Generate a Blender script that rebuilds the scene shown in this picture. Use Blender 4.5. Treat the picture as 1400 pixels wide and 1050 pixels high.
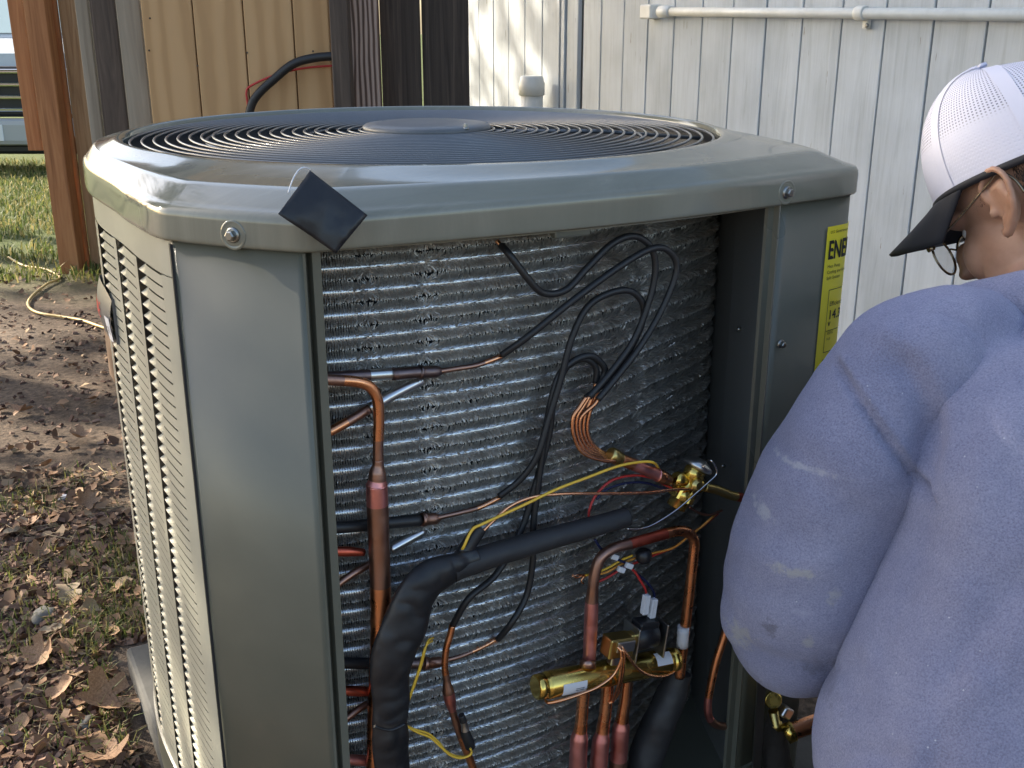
import bpy, bmesh, math, random
import numpy as np
from mathutils import Vector, Matrix, noise as mnoise

for o in list(bpy.data.objects): bpy.data.objects.remove(o, do_unlink=True)
S = bpy.context.scene
COL = S.collection
rnd = random.Random(7)
nr = np.random.default_rng(11)

# ---------------------------------------------------------------- camera
F_PX = 1465.0
PITCH = math.atan(F_PX / 4325.0)
cam_d = bpy.data.cameras.new('camera')
cam_d.sensor_width = 36.0
cam_d.lens = 36.0 * F_PX / 1400.0
cam_d.clip_start = 0.02
cam_d.clip_end = 500
cam = bpy.data.objects.new('camera', cam_d); COL.objects.link(cam)
CAM_Z = 1.0
G0 = -.13                               # height of the ground by the unit
cam.location = (0, 0, CAM_Z)
cam.rotation_euler = (math.pi/2 - PITCH, 0, 0)
S.camera = cam

# ---------------------------------------------------------------- light
SUN_EL = math.radians(27)
SUN_AZ = math.atan2(-0.905, 0.425)          # clockwise from +Y
sun_vec = Vector((math.sin(SUN_AZ)*math.cos(SUN_EL), math.cos(SUN_AZ)*math.cos(SUN_EL), math.sin(SUN_EL)))
W = bpy.data.worlds.new('World'); S.world = W; W.use_nodes = True
wn = W.node_tree.nodes; wl = W.node_tree.links
bg = wn.get('Background') or wn.new('ShaderNodeBackground')
sky = wn.new('ShaderNodeTexSky'); sky.sky_type = 'NISHITA'; sky.sun_disc = False
sky.air_density = 1.0; sky.dust_density = 2.1; sky.ozone_density = .5
sky.sun_elevation = SUN_EL; sky.sun_rotation = SUN_AZ
wl.new(sky.outputs[0], bg.inputs[0]); bg.inputs[1].default_value = 0.125
sd = bpy.data.lights.new('sun', 'SUN'); sd.energy = 5.0; sd.angle = math.radians(0.55); sd.color = (1, .90, .74)
so = bpy.data.objects.new('sun', sd); COL.objects.link(so)
so.rotation_euler = sun_vec.to_track_quat('Z', 'Y').to_euler()
so.location = (-6, 2, 8)
S.view_settings.view_transform = 'Standard'
S.view_settings.look = 'None'
S.view_settings.exposure = 1.62
S.view_settings.gamma = 1.0
S.render.resolution_x = 1024; S.render.resolution_y = 768

# ---------------------------------------------------------------- measuring helpers
CP, SP = math.cos(PITCH), math.sin(PITCH)
def ray(x, y):
    u = (x-700)/F_PX; v = (525-y)/F_PX
    return Vector((u, CP+v*SP, -SP+v*CP))
def on_z(x, y, z):
    r = ray(x, y); k = (z-CAM_Z)/r.z
    return Vector((r.x*k, r.y*k, z))
def at(x, y, Y):                      # the point of the vertical plane at distance Y
    r = ray(x, y); k = Y/r.y
    return Vector((r.x*k, Y, CAM_Z+r.z*k))

# ---------------------------------------------------------------- mesh helpers
def cr(P, n=8, closed=False):
    """Catmull-Rom through the points P (any dimension)."""
    P = np.asarray([tuple(p) for p in P], float); N = len(P); out = []
    rng_ = range(N) if closed else range(N-1)
    for i in rng_:
        if closed: a, b, c, d = P[i-1], P[i], P[(i+1) % N], P[(i+2) % N]
        else: a, b, c, d = P[max(i-1, 0)], P[i], P[i+1], P[min(i+2, N-1)]
        for k in range(n):
            t = k/n
            out.append(.5*((2*b)+(-a+c)*t+(2*a-5*b+4*c-d)*t*t+(-a+3*b-3*c+d)*t**3))
    if not closed: out.append(P[-1])
    return np.array(out)

class MB:
    def __init__(s): s.v = []; s.f = []; s.m = []; s.sm = []
    def add(s, vs, fs, mi=0, smooth=False):
        b = len(s.v); s.v += [tuple(p) for p in vs]
        for f in fs:
            s.f.append(tuple(b+i for i in f)); s.m.append(mi); s.sm.append(smooth)
        return s
    def box(s, c, size, rot=None, mi=0):
        x, y, z = [q/2 for q in size]
        vs = [Vector((sx*x, sy*y, sz*z)) for sx in (-1, 1) for sy in (-1, 1) for sz in (-1, 1)]
        if rot is not None: vs = [rot @ p for p in vs]
        vs = [p+Vector(c) for p in vs]
        return s.add(vs, [(0,1,3,2),(4,6,7,5),(0,4,5,1),(2,3,7,6),(0,2,6,4),(1,5,7,3)], mi)
    def bbox(s, c, size, bev, rot=None, mi=0):      # bevelled box
        bm = bmesh.new(); bmesh.ops.create_cube(bm, size=1)
        for v in bm.verts: v.co = Vector((v.co.x*size[0], v.co.y*size[1], v.co.z*size[2]))
        bmesh.ops.bevel(bm, geom=bm.edges[:]+bm.verts[:], offset=bev, segments=2, profile=.5, affect='EDGES')
        bm.verts.index_update()
        vs = [(rot @ v.co if rot is not None else v.co)+Vector(c) for v in bm.verts]
        s.add(vs, [[v.index for v in f.verts] for f in bm.faces], mi, False); bm.free(); return s
    def tube(s, path, r, seg=10, mi=0, cap=True, flat=None, up=None):
        """sweep along path; r, mi a number or one per point"""
        P = np.asarray([tuple(p) for p in path], float); n = len(P)
        R = np.full(n, r, float) if np.isscalar(r) else np.asarray(r, float)
        M = [mi]*n if np.isscalar(mi) else list(mi)
        T = np.gradient(P, axis=0); T /= np.linalg.norm(T, axis=1)[:, None]+1e-12
        u = np.array(up if up is not None else ((0, 0, 1) if abs(T[0][2]) < .9 else (1, 0, 0)), float)
        vs = []; ang = np.linspace(0, 2*np.pi, seg, endpoint=False)
        for i in range(n):
            if up is not None: u = np.array(up, float)
            u = u - T[i]*np.dot(u, T[i]); u /= np.linalg.norm(u)+1e-12
            w = np.cross(T[i], u)
            fl = 1.0 if flat is None else (flat if np.isscalar(flat) else flat[i])
            for a in ang: vs.append(P[i]+R[i]*(np.cos(a)*u + fl*np.sin(a)*w))
        b = len(s.v); s.v += [tuple(p) for p in vs]
        for i in range(n-1):
            for k in range(seg):
                k2 = (k+1) % seg
                s.f.append((b+i*seg+k, b+i*seg+k2, b+(i+1)*seg+k2, b+(i+1)*seg+k)); s.m.append(M[i]); s.sm.append(True)
        if cap:
            s.f.append(tuple(b+k for k in reversed(range(seg)))); s.m.append(M[0]); s.sm.append(False)
            s.f.append(tuple(b+(n-1)*seg+k for k in range(seg))); s.m.append(M[-1]); s.sm.append(False)
        return s
    def lathe(s, c, axis, prof, seg=20, mi=0, smooth=True):
        """prof: (distance along axis, radius)"""
        axis = Vector(axis).normalized(); q = axis.to_track_quat('Z', 'Y'); b = len(s.v)
        for d, r in prof:
            for k in range(seg):
                a = 2*math.pi*k/seg
                s.v.append(tuple(Vector(c)+q @ Vector((r*math.cos(a), r*math.sin(a), d))))
        for i in range(len(prof)-1):
            for k in range(seg):
                k2 = (k+1) % seg
                s.f.append((b+i*seg+k, b+i*seg+k2, b+(i+1)*seg+k2, b+(i+1)*seg+k)); s.m.append(mi); s.sm.append(smooth)
        s.f.append(tuple(b+k for k in reversed(range(seg)))); s.m.append(mi); s.sm.append(False)
        n = (len(prof)-1)*seg
        s.f.append(tuple(b+n+k for k in range(seg))); s.m.append(mi); s.sm.append(False)
        return s
    def mesh(s, name, mats):
        me = bpy.data.meshes.new(name); me.from_pydata(s.v, [], s.f); 
        for m in (mats if isinstance(mats, (list, tuple)) else [mats]): me.materials.append(m)
        me.polygons.foreach_set('material_index', s.m)
        me.polygons.foreach_set('use_smooth', s.sm)
        me.update(); return me
    def build(s, name, mats, parent=None):
        o = bpy.data.objects.new(name, s.mesh(name, mats)); COL.objects.link(o)
        if parent is not None: o.parent = parent
        return o

def tag(o, label=None, cat=None, group=None, kind=None):
    if label: o['label'] = label
    if cat: o['category'] = cat
    if group: o['group'] = group
    if kind: o['kind'] = kind
    return o
def empty(name, loc=(0, 0, 0), rz=0, parent=None):
    o = bpy.data.objects.new(name, None); COL.objects.link(o)
    o.location = loc; o.rotation_euler = (0, 0, rz); o.empty_display_size = .1
    if parent is not None: o.parent = parent
    return o
def link_copy(src, parent=None, loc=None):
    c = src.copy(); COL.objects.link(c)
    if parent is not None: c.parent = parent
    if loc is not None: c.location = loc
    return c

# ---------------------------------------------------------------- materials
def mat(name, col=(.5,.5,.5), rough=.5, metal=0, coat=0, coat_rough=.1, spec=.5):
    m = bpy.data.materials.new(name); m.use_nodes = True
    b = m.node_tree.nodes['Principled BSDF']
    b.inputs['Base Color'].default_value = (*col, 1); b.inputs['Roughness'].default_value = rough
    b.inputs['Metallic'].default_value = metal
    b.inputs['Coat Weight'].default_value = coat; b.inputs['Coat Roughness'].default_value = coat_rough
    b.inputs['Specular IOR Level'].default_value = spec
    return m
def nodes(m): return m.node_tree.nodes, m.node_tree.links, m.node_tree.nodes['Principled BSDF']
def ramp(N, stops):
    r = N.new('ShaderNodeValToRGB'); e = r.color_ramp.elements
    while len(e) > 1: e.remove(e[-1])
    e[0].position = stops[0][0]; e[0].color = (*stops[0][1], 1)
    for p, c in stops[1:]:
        q = e.new(p); q.color = (*c, 1)
    return r
def coords(m, scale=(1,1,1), space='Object', rot=(0,0,0), rand=False):
    N, L, b = nodes(m)
    tc = N.new('ShaderNodeTexCoord'); mp = N.new('ShaderNodeMapping')
    mp.inputs['Scale'].default_value = scale; mp.inputs['Rotation'].default_value = rot
    L.new(tc.outputs[space], mp.inputs[0])
    if rand:
        oi = N.new('ShaderNodeObjectInfo'); mu = N.new('ShaderNodeMath'); mu.operation = 'MULTIPLY'; mu.inputs[1].default_value = 37.0
        L.new(oi.outputs['Random'], mu.inputs[0])
        cb = N.new('ShaderNodeCombineXYZ')
        for k in range(3): L.new(mu.outputs[0], cb.inputs[k])
        L.new(cb.outputs[0], mp.inputs['Location'])
    return mp
def noise_col(m, stops, scale=5, detail=5, rough=.6, mp=None, dist=0):
    N, L, b = nodes(m); mp = mp or coords(m)
    n = N.new('ShaderNodeTexNoise'); n.inputs['Scale'].default_value = scale; n.inputs['Detail'].default_value = detail
    n.inputs['Roughness'].default_value = rough; n.inputs['Distortion'].default_value = dist
    L.new(mp.outputs[0], n.inputs['Vector'])
    r = ramp(N, stops); L.new(n.outputs['Fac'], r.inputs[0]); L.new(r.outputs[0], b.inputs['Base Color'])
    return n, r
def bump(m, src, strength=.3, dist=.002, invert=False):
    N, L, b = nodes(m)
    bp = N.new('ShaderNodeBump'); bp.inputs['Strength'].default_value = strength; bp.inputs['Distance'].default_value = dist
    bp.invert = invert
    L.new(src, bp.inputs['Height'])
    L.new(bp.outputs[0], b.inputs['Normal']); return bp
def rough_noise(m, scale, lo, hi, mp=None):
    N, L, b = nodes(m); mp = mp or coords(m)
    n = N.new('ShaderNodeTexNoise'); n.inputs['Scale'].default_value = scale; n.inputs['Detail'].default_value = 3
    L.new(mp.outputs[0], n.inputs['Vector'])
    mr = N.new('ShaderNodeMapRange'); mr.inputs['From Min'].default_value = .3; mr.inputs['From Max'].default_value = .7
    mr.inputs['To Min'].default_value = lo; mr.inputs['To Max'].default_value = hi
    L.new(n.outputs['Fac'], mr.inputs['Value']); L.new(mr.outputs[0], b.inputs['Roughness']); return n

M = {}
# grey-green enamel of the cabinet, faint dust
m = M['enamel'] = mat('grey_enamel', (.155,.158,.140), .34, 0, .15, .15, .4)
n, r = noise_col(m, [(.3,(.096,.098,.076)),(.55,(.112,.113,.088)),(.7,(.126,.125,.098)),(.82,(.20,.19,.15))], 4, 8, .65)
rn = rough_noise(m, 4, .22, .46)
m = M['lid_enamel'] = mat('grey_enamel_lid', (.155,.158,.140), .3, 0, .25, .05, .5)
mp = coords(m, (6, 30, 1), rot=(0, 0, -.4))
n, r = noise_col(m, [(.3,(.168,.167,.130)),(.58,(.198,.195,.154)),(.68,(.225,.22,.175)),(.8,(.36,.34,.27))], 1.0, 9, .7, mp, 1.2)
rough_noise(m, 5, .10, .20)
M['louver_lit'] = mat('louver_enamel_lit', (.27,.27,.235), .38, 0, .2, .2)  # same paint as the cabinet, lightened so its colour carries the sun
noise_col(M['louver_lit'], [(.3,(.31,.308,.25)),(.7,(.36,.355,.29))], 8, 5)
M['wire_guard'] = mat('grey_coated_wire', (.09,.094,.10), .3, 0, .4, .15)
M['hub'] = mat('dark_hub_plastic', (.075,.08,.085), .42)
nn, rr = noise_col(M['hub'], [(.3,(.09,.094,.098)),(.6,(.12,.125,.13)),(.8,(.20,.20,.19))], 14, 8)
M['dark'] = mat('dark_interior', (.012,.013,.015), .6)
M['blade'] = mat('fan_blade_grey', (.03,.033,.036), .45)
M['steel'] = mat('zinc_steel', (.55,.55,.54), .3, 1)
M['screw'] = mat('screw_steel', (.32,.32,.30), .35, 1)
m = M['alu'] = mat('spine_aluminium', (.55,.56,.57), .52, .85)
noise_col(m, [(.3,(.44,.42,.385)),(.6,(.62,.595,.55)),(.85,(.80,.775,.73))], 30, 6)
m = M['alu_tube'] = mat('aluminium_tube', (.6,.6,.6), .3, 1)
def copper(name, a, b_, c, ro=.26):
    m = M[name] = mat(name, a, ro, 1)
    mp = coords(m, (1,1,1))
    n, r = noise_col(m, [(.22, a), (.5, b_), (.85, tuple(.55*p_+.45*q_ for p_, q_ in zip(a, c)))], 9, 4, .55, mp)
    rough_noise(m, 60, ro-.08, ro+.16)
copper('copper', (.62,.25,.115), (.74,.33,.165), (.46,.17,.075))
copper('copper_bright', (.80,.36,.18), (.88,.44,.24), (.66,.26,.12), .2)
copper('copper_flux', (.62,.20,.17), (.74,.32,.29), (.50,.15,.12), .4)
copper('copper_dull', (.30,.17,.125), (.38,.22,.165), (.22,.12,.09), .36)
copper('copper_red', (.50,.09,.055), (.58,.13,.08), (.40,.07,.04), .4)
copper('steel_brown', (.13,.095,.09), (.19,.14,.135), (.08,.06,.06), .38)
m = M['brass'] = mat('brass', (.78,.56,.14), .2, 1)
noise_col(m, [(.3,(.70,.48,.10)),(.7,(.86,.64,.20))], 20, 5); rough_noise(m, 40, .13, .34)
M['brass_dull'] = mat('dull_brass', (.55,.43,.16), .32, 1)
M['rubber'] = mat('black_rubber', (.016,.016,.017), .48)
m = M['foam'] = mat('foam_insulation', (.022,.022,.024), .56)
nf = rough_noise(m, 60, .5, .66); bump(m, nf.outputs['Fac'], .12, .001)
m = M['tape'] = mat('black_tape', (.012,.012,.014), .34)
nf = rough_noise(m, 26, .38, .6); bump(m, nf.outputs['Fac'], .5, .004)
M['w_yellow'] = mat('yellow_wire', (.82,.50,.05), .4)
M['w_red'] = mat('red_wire', (.48,.035,.03), .4)
M['w_navy'] = mat('navy_wire', (.012,.018,.07), .4)
M['w_orange'] = mat('orange_wire', (.75,.33,.06), .4)
M['w_white'] = mat('white_plastic', (.74,.75,.78), .35)
M['w_black'] = mat('black_plastic', (.014,.014,.016), .4)
M['chrome_wire'] = mat('bright_capillary', (.78,.78,.78), .18, 1)
M['yellow_label'] = mat('yellow_label', (.86,.74,.035), .45)
M['ink'] = mat('black_ink', (.012,.012,.012), .6)
M['red_print'] = mat('red_print', (.55,.02,.02), .4)
M['badge'] = mat('badge_silver', (.16,.165,.18), .35, .6)
M['paper'] = mat('white_sticker', (.72,.72,.74), .5)
# ================================================================= SETTING
def gz(x, y):
    z = G0+0.012*mnoise.noise(Vector((x*1.7, y*1.7, 0))) + 0.006*mnoise.noise(Vector((x*6, y*6, 3)))
    if y > 4.0: z -= .055*(min(y, 16)-4.0)
    return z
m = M['soil'] = mat('leaf_litter_soil', (.08,.06,.045), .95, spec=.2)
N, L, b = nodes(m); mp = coords(m)
n1 = N.new('ShaderNodeTexNoise'); n1.inputs['Scale'].default_value = 2.2; n1.inputs['Detail'].default_value = 9; n1.inputs['Roughness'].default_value = .68
n2 = N.new('ShaderNodeTexNoise'); n2.inputs['Scale'].default_value = 60; n2.inputs['Detail'].default_value = 8; n2.inputs['Roughness'].default_value = .75
L.new(mp.outputs[0], n1.inputs['Vector']); L.new(mp.outputs[0], n2.inputs['Vector'])
r1 = ramp(N, [(.3,(.070,.050,.037)),(.5,(.145,.108,.080)),(.7,(.24,.185,.14))]); L.new(n1.outputs['Fac'], r1.inputs[0])
r2 = ramp(N, [(.3,(.25,.22,.2)),(.5,(.85,.85,.85)),(.72,(1.7,1.6,1.5))]); L.new(n2.outputs['Fac'], r2.inputs[0])
mx = N.new('ShaderNodeMix'); mx.data_type = 'RGBA'; mx.blend_type = 'MULTIPLY'; mx.inputs[0].default_value = 1
L.new(r1.outputs[0], mx.inputs[6]); L.new(r2.outputs[0], mx.inputs[7])
# farther off the litter gives way to lawn
sep = N.new('ShaderNodeSeparateXYZ'); L.new(mp.outputs[0], sep.inputs[0])
ad = N.new('ShaderNodeMath'); ad.operation = 'MULTIPLY_ADD'; L.new(n1.outputs['Fac'], ad.inputs[0]); ad.inputs[1].default_value = 2.5; L.new(sep.outputs['Y'], ad.inputs[2])
mr = N.new('ShaderNodeMapRange'); mr.inputs['From Min'].default_value = 5.6; mr.inputs['From Max'].default_value = 7.4; L.new(ad.outputs[0], mr.inputs['Value'])
mx2 = N.new('ShaderNodeMix'); mx2.data_type = 'RGBA'; L.new(mr.outputs[0], mx2.inputs[0]); L.new(mx.outputs[2], mx2.inputs[6]); mx2.inputs[7].default_value = (.085,.105,.03,1)
L.new(mx2.outputs[2], b.inputs['Base Color']); bump(m, n2.outputs['Fac'], .9, .012)

def axis(lo, hi, c, n, p):
    t = np.linspace(-1, 1, n); s = np.sign(t)*np.abs(t)**p
    return np.where(s < 0, c+s*(c-lo), c+s*(hi-c))
gx = axis(-90, 90, -1.0, 150, 3.2); gy = axis(-60, 160, 2.2, 150, 3.2)
v = [(x, y, gz(x, y)) for y in gy for x in gx]; nx = len(gx)
f = [(j*nx+i, j*nx+i+1, (j+1)*nx+i+1, (j+1)*nx+i) for j in range(len(gy)-1) for i in range(nx-1)]
g = MB(); g.add(v, f, 0, True); g = tag(g.build('ground', M['soil']), 'dark leaf-littered soil turning to lawn at the fence', kind='structure')

# ---- concrete pad
PAD_Z = G0+.05
m = M['concrete'] = mat('pad_concrete', (.26,.255,.245), .9)
n, r = noise_col(m, [(.3,(.06,.058,.052)),(.6,(.105,.10,.09)),(.8,(.15,.145,.13))], 9, 9, .7); bump(m, n.outputs['Fac'], .4, .004)

# ---- the bark mulch and grit near the unit (uncountable)
m = M['bark'] = mat('bark_chip', (.15,.11,.09), .9, spec=.25)
N, L, b = nodes(m)
ge = N.new('ShaderNodeNewGeometry'); rr = ramp(N, [(0,(.05,.027,.019)),(.3,(.115,.066,.047)),(.6,(.19,.115,.084)),(.85,(.27,.175,.125)),(.95,(.36,.24,.155)),(1,(.46,.34,.21))])
L.new(ge.outputs['Random Per Island'], rr.inputs[0]); L.new(rr.outputs[0], b.inputs['Base Color'])
def scatter(n, xr, yr, fn, dens=None):
    k = 0
    while k < n:
        x = nr.uniform(*xr); y = nr.uniform(*yr)
        if x < -.56*y-.12 or (dens and nr.random() > dens(x, y)): continue
        fn(x, y); k += 1
def in_pad(x, y):
    dx, dy = x-UC[0], y-UC[1]; s = dx*UCA+dy*USA; t = dx*USA-dy*UCA
    return abs(s) < .47 and abs(t) < .50
UC = (-.1191, 1.5377); UA = math.radians(28.2); UCA, USA = math.cos(UA), math.sin(UA)
ch = MB()
def chip(x, y):
    if in_pad(x, y): return
    s = nr.uniform(.0022, .0075)*(1.0 if nr.random() > .08 else 1.7); a = nr.uniform(0, 6.28)
    q = Matrix.Rotation(a, 3, 'Z') @ Matrix.Rotation(nr.normal()*.5, 3, 'X') @ Matrix.Rotation(nr.normal()*.4, 3, 'Y')
    l = s*nr.uniform(.9, 2.2); h = s*nr.uniform(.25, .6)
    base = [(-l,-s*.6,0),(l*.8,-s*.8,0),(l,s*.5,0),(-l*.7,s*.8,0)]
    vs = [Vector((p[0]*nr.uniform(.8,1.1), p[1]*nr.uniform(.7,1.1), -h)) for p in base]+[Vector((p[0]*nr.uniform(.6,.95), p[1]*nr.uniform(.6,.95), h)) for p in base]
    z = gz(x, y)+h*.5+nr.uniform(0, .006)
    ch.add([q @ p+Vector((x, y, z)) for p in vs], [(4,5,6,7),(0,1,5,4),(1,2,6,5),(2,3,7,6),(3,0,4,7)])
scatter(17000, (-1.35, -.36), (1.05, 2.35), chip)
scatter(1200, (-2.4, -.5), (2.1, 4.3), chip)
tag(ch.build('bark_mulch', M['bark']), 'reddish brown bark chips and grit strewn over the soil', 'mulch', kind='stuff')

# ---- grass (uncountable)
def grassmat(name, stops):
    m = M[name] = mat(name, (.1,.13,.03), .6, spec=.3); N, L, b = nodes(m)
    ge = N.new('ShaderNodeNewGeometry'); rr = ramp(N, stops); L.new(ge.outputs['Random Per Island'], rr.inputs[0])
    L.new(rr.outputs[0], b.inputs['Base Color'])
    tr = N.new('ShaderNodeBsdfTranslucent'); L.new(rr.outputs[0], tr.inputs[0])
    ms = N.new('ShaderNodeMixShader'); ms.inputs[0].default_value = .4
    L.new(b.outputs[0], ms.inputs[1]); L.new(tr.outputs[0], ms.inputs[2]); L.new(ms.outputs[0], N['Material Output'].inputs[0])
grassmat('grass', [(0,(.05,.075,.018)),(.45,(.11,.14,.035)),(.75,(.20,.19,.06)),(1,(.36,.29,.13))])
gr = MB()
def blade(x, y, h, w, mb=gr):
    a = nr.uniform(0, 6.28); le = nr.uniform(.2, .95)*h; z = gz(x, y)-.004
    d = Vector((math.cos(a), math.sin(a), 0)); s = Vector((-d.y, d.x, 0))*w
    p0 = Vector((x, y, z)); p1 = p0+d*le*.35+Vector((0, 0, h*.6)); p2 = p0+d*le+Vector((0, 0, h*nr.uniform(.6, 1)))
    mb.add([p0-s, p0+s, p1+s*.8, p1-s*.8, p2], [(0,1,2,3),(3,2,4)])
def tuft(cx, cy, r, n, h):
    for _ in range(n):
        x, y = cx+nr.normal()*r, cy+nr.normal()*r
        if in_pad(x, y): continue
        blade(x, y, h*nr.uniform(.4, 1.1), nr.uniform(.0009, .0019))
for px, py, rr_, n in ((175,760,.06,330),(150,800,.07,260),(178,850,.05,260),(120,840,.06,110),(20,790,.05,120),(15,850,.05,90),(55,770,.05,40),
                       (165,920,.04,190),(160,880,.04,160),(60,690,.05,60),(20,905,.04,50),(120,950,.05,50),(175,980,.035,90),(165,1020,.04,110),(70,1010,.06,60),(20,1000,.05,35),(110,880,.05,70),(25,690,.05,60),(100,660,.05,40)):
    q = on_z(px, py, G0); tuft(q.x, q.y, rr_, n, .05)
scatter(900, (-1.3, -.45), (1.1, 2.4), lambda x, y: None if in_pad(x, y) else blade(x, y, nr.uniform(.012, .04), .0011))
tag(gr.build('grass', M['grass']), 'thin green grass tufts growing through the mulch', 'grass', kind='stuff')
gl = MB()
for k in range(19000):
    y = nr.uniform(4.9, 13.5); x = nr.uniform(-.56*y-.2, -.30*y+.3)
    if y < 6.6 and mnoise.noise(Vector((x*2.5, y*1.6, 0))) < -.05: continue
    if nr.random() > min(1, 1.2-(y-5)*.07): continue
    blade(x, y, nr.uniform(.03, .09), nr.uniform(.003, .006), gl)
tag(gl.build('lawn', M['grass']), 'sunlit lawn beyond the fence gap', 'grass', kind='stuff')

# ---- dry twigs and straw
st = MB()
def straw(x, y):
    if in_pad(x, y): return
    a = nr.uniform(0, 6.28); l = nr.uniform(.015, .05); z = gz(x, y)+nr.uniform(.006, .016); d = Vector((math.cos(a), math.sin(a), nr.normal()*.12))*l
    p = Vector((x, y, z)); k = Vector((-d.y, d.x, 0))*.25*nr.normal()
    st.tube([p-d, p+k*.6, p+d], nr.uniform(.0006, .0014), 4)
M['straw'] = mat('dry_straw', (.36,.27,.16), .85); noise_col(M['straw'], [(.3,(.16,.11,.07)),(.7,(.42,.32,.19))], 12)
scatter(420, (-1.4, -.4), (1.1, 2.6), straw)
tag(st.build('dry_straw', M['straw']), 'scattered bits of dry straw and twig on the mulch', 'straw', kind='stuff')

# ---- dead leaves, each one a thing
m = M['leaf'] = mat('dead_leaf', (.30,.18,.10), .75, spec=.3)
n, r = noise_col(m, [(.3,(.20,.115,.065)),(.55,(.34,.205,.12)),(.8,(.46,.31,.19))], 28, 6, .6, coords(m, rand=True))
M['leaf_pale'] = mat('pale_dead_leaf', (.42,.33,.22), .75); noise_col(M['leaf_pale'], [(.3,(.25,.18,.11)),(.7,(.36,.27,.17))], 30, 6)
def leaf_mesh(seed, lobes):
    q = random.Random(seed); mb = MB(); nA, nR = 40, 4; vs = [(0, 0, 0)]
    cu, cv = q.uniform(7, 16), q.uniform(-9, 15)
    for k in range(nA):
        a = 2*math.pi*k/nA
        R = .5*(.62+.38*abs(math.cos(lobes*a/2))**1.4)*(1+.08*math.sin(9*a+seed)) if lobes else .5*(.35+.65*abs(math.cos(a))**1.2)*(1+.05*math.sin(7*a))
        if lobes and abs(a-math.pi) < .25: R *= .45
        for j in range(1, nR+1):
            rr = R*j/nR; x, y = rr*math.cos(a), rr*math.sin(a)
            z = cu*y*y*.12+cv*x*x*.08+.035*math.sin(8*x+seed)*math.cos(7*y)+.02*abs(math.sin(lobes*a/2+.3))*rr*4
            vs.append((x, y, z))
    fs = []
    for k in range(nA):
        k2 = (k+1) % nA; b0 = 1+k*nR; b1 = 1+k2*nR
        fs.append((0, b0, b1))
        for j in range(nR-1): fs.append((b0+j, b0+j+1, b1+j+1, b1+j))
    mb.add(vs, fs, 0, True)
    mb.tube([(-.2, 0, .012), (-.45, .02, .03), (-.75, .06, .05)], [.012, .012, .01], 5)
    return mb
leaves = [ # px, py, size, seed, lobes, label, tilt
 (147,962,.085,3,5,'large curled brown leaf lying nearest the concrete pad',.35),(95,814,.065,4,0,'smooth tan leaf lying flat left of the grass tufts',.2),
 (117,690,.05,6,5,'small grey-brown leaf tilted on the bare soil',.6),(60,905,.055,8,5,'brown leaf standing on edge among the chips',.9),
 (92,895,.05,9,0,'narrow rust-brown leaf half buried in mulch',.5),(178,745,.05,11,5,'orange-brown leaf tucked beside the louvered cabinet',.4),
 (60,640,.045,12,0,'small dry leaf on the soil above the white scrap',.4),(150,1040,.06,14,5,'brown leaf at the very bottom edge of the view',.3),
 (20,730,.05,15,0,'long tan leaf at the left edge of the view',.15),(110,600,.05,17,5,'brown leaf lying in the sun streak on bare soil',.3),
 (130,838,.035,19,0,'pale pointed leaf upright in the grass',1.0),(192,845,.04,21,5,'dark leaf wedged behind the pad corner',.4),
 (55,760,.04,23,5,'crumpled brown leaf beside the tan leaf',.5),(25,1000,.035,25,0,'grey leaf in the lower left corner',.3),(85,950,.045,27,0,'brown leaf folded over a chip',.6),
 (105,780,.04,31,5,'torn brown leaf just above the tan leaf',.5),(40,720,.045,33,5,'brown lobed leaf on the grass line',.3),(128,545,.05,35,0,'reddish leaf in shade beside the brown carton',.3),
 (30,560,.05,37,5,'dark leaf on shaded soil at the left',.2),(70,870,.035,39,0,'small ochre leaf on the dark chips',.4)]
for px, py, sz, sd_, lb, lab, tl in leaves:
    q = on_z(px, py, G0+.012); me = leaf_mesh(sd_, lb).mesh('dead_leaf', M['leaf_pale'] if sd_ in (4, 19, 15, 39) else M['leaf'])
    o = bpy.data.objects.new('dead_leaf', me); COL.objects.link(o); o.location = (q.x, q.y, gz(q.x, q.y)+.014+sz*.25*math.sin(tl))
    o.scale = (sz*1.25,)*3; o.rotation_euler = (tl*math.cos(sd_), tl*math.sin(sd_*1.7), sd_*1.3)
    tag(o, lab, 'leaf', 'dead leaves on the ground left of the unit')
# small leaf fragments nobody could count
lt = MB()
def frag(x, y):
    if in_pad(x, y): return
    s = nr.uniform(.008, .022); q_ = Matrix.Rotation(nr.uniform(0, 6.28), 3, 'Z') @ Matrix.Rotation(nr.normal()*.45, 3, 'X') @ Matrix.Rotation(nr.normal()*.35, 3, 'Y')
    k_ = nr.uniform(-.5, .9); n_ = 7; ring_ = [Vector((s*math.cos(6.283*i/n_)*nr.uniform(.6, 1.15), s*.65*math.sin(6.283*i/n_)*nr.uniform(.6, 1.2), 0)) for i in range(n_)]
    for p_ in ring_: p_.z = k_*(p_.x*p_.x/s)*.8+abs(p_.y)*nr.uniform(0, .5)
    z = gz(x, y)+.008+nr.uniform(0, .008)
    lt.add([q_ @ p_+Vector((x, y, z)) for p_ in [Vector((0,0,0))]+ring_], [(0, 1+i, 1+(i+1) % n_) for i in range(n_)], 0, True)
scatter(1500, (-1.4, -.36), (1.05, 2.6), frag); scatter(700, (-2.6, -.5), (2.4, 5.2), frag)
m = M['litter'] = mat('leaf_litter', (.3,.18,.1), .85, spec=.25); N, L, b = nodes(m)
ge = N.new('ShaderNodeNewGeometry'); rr = ramp(N, [(0,(.09,.05,.03)),(.5,(.20,.115,.068)),(.85,(.31,.19,.11)),(1,(.44,.31,.19))]); L.new(ge.outputs['Random Per Island'], rr.inputs[0]); L.new(rr.outputs[0], b.inputs['Base Color'])
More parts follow.
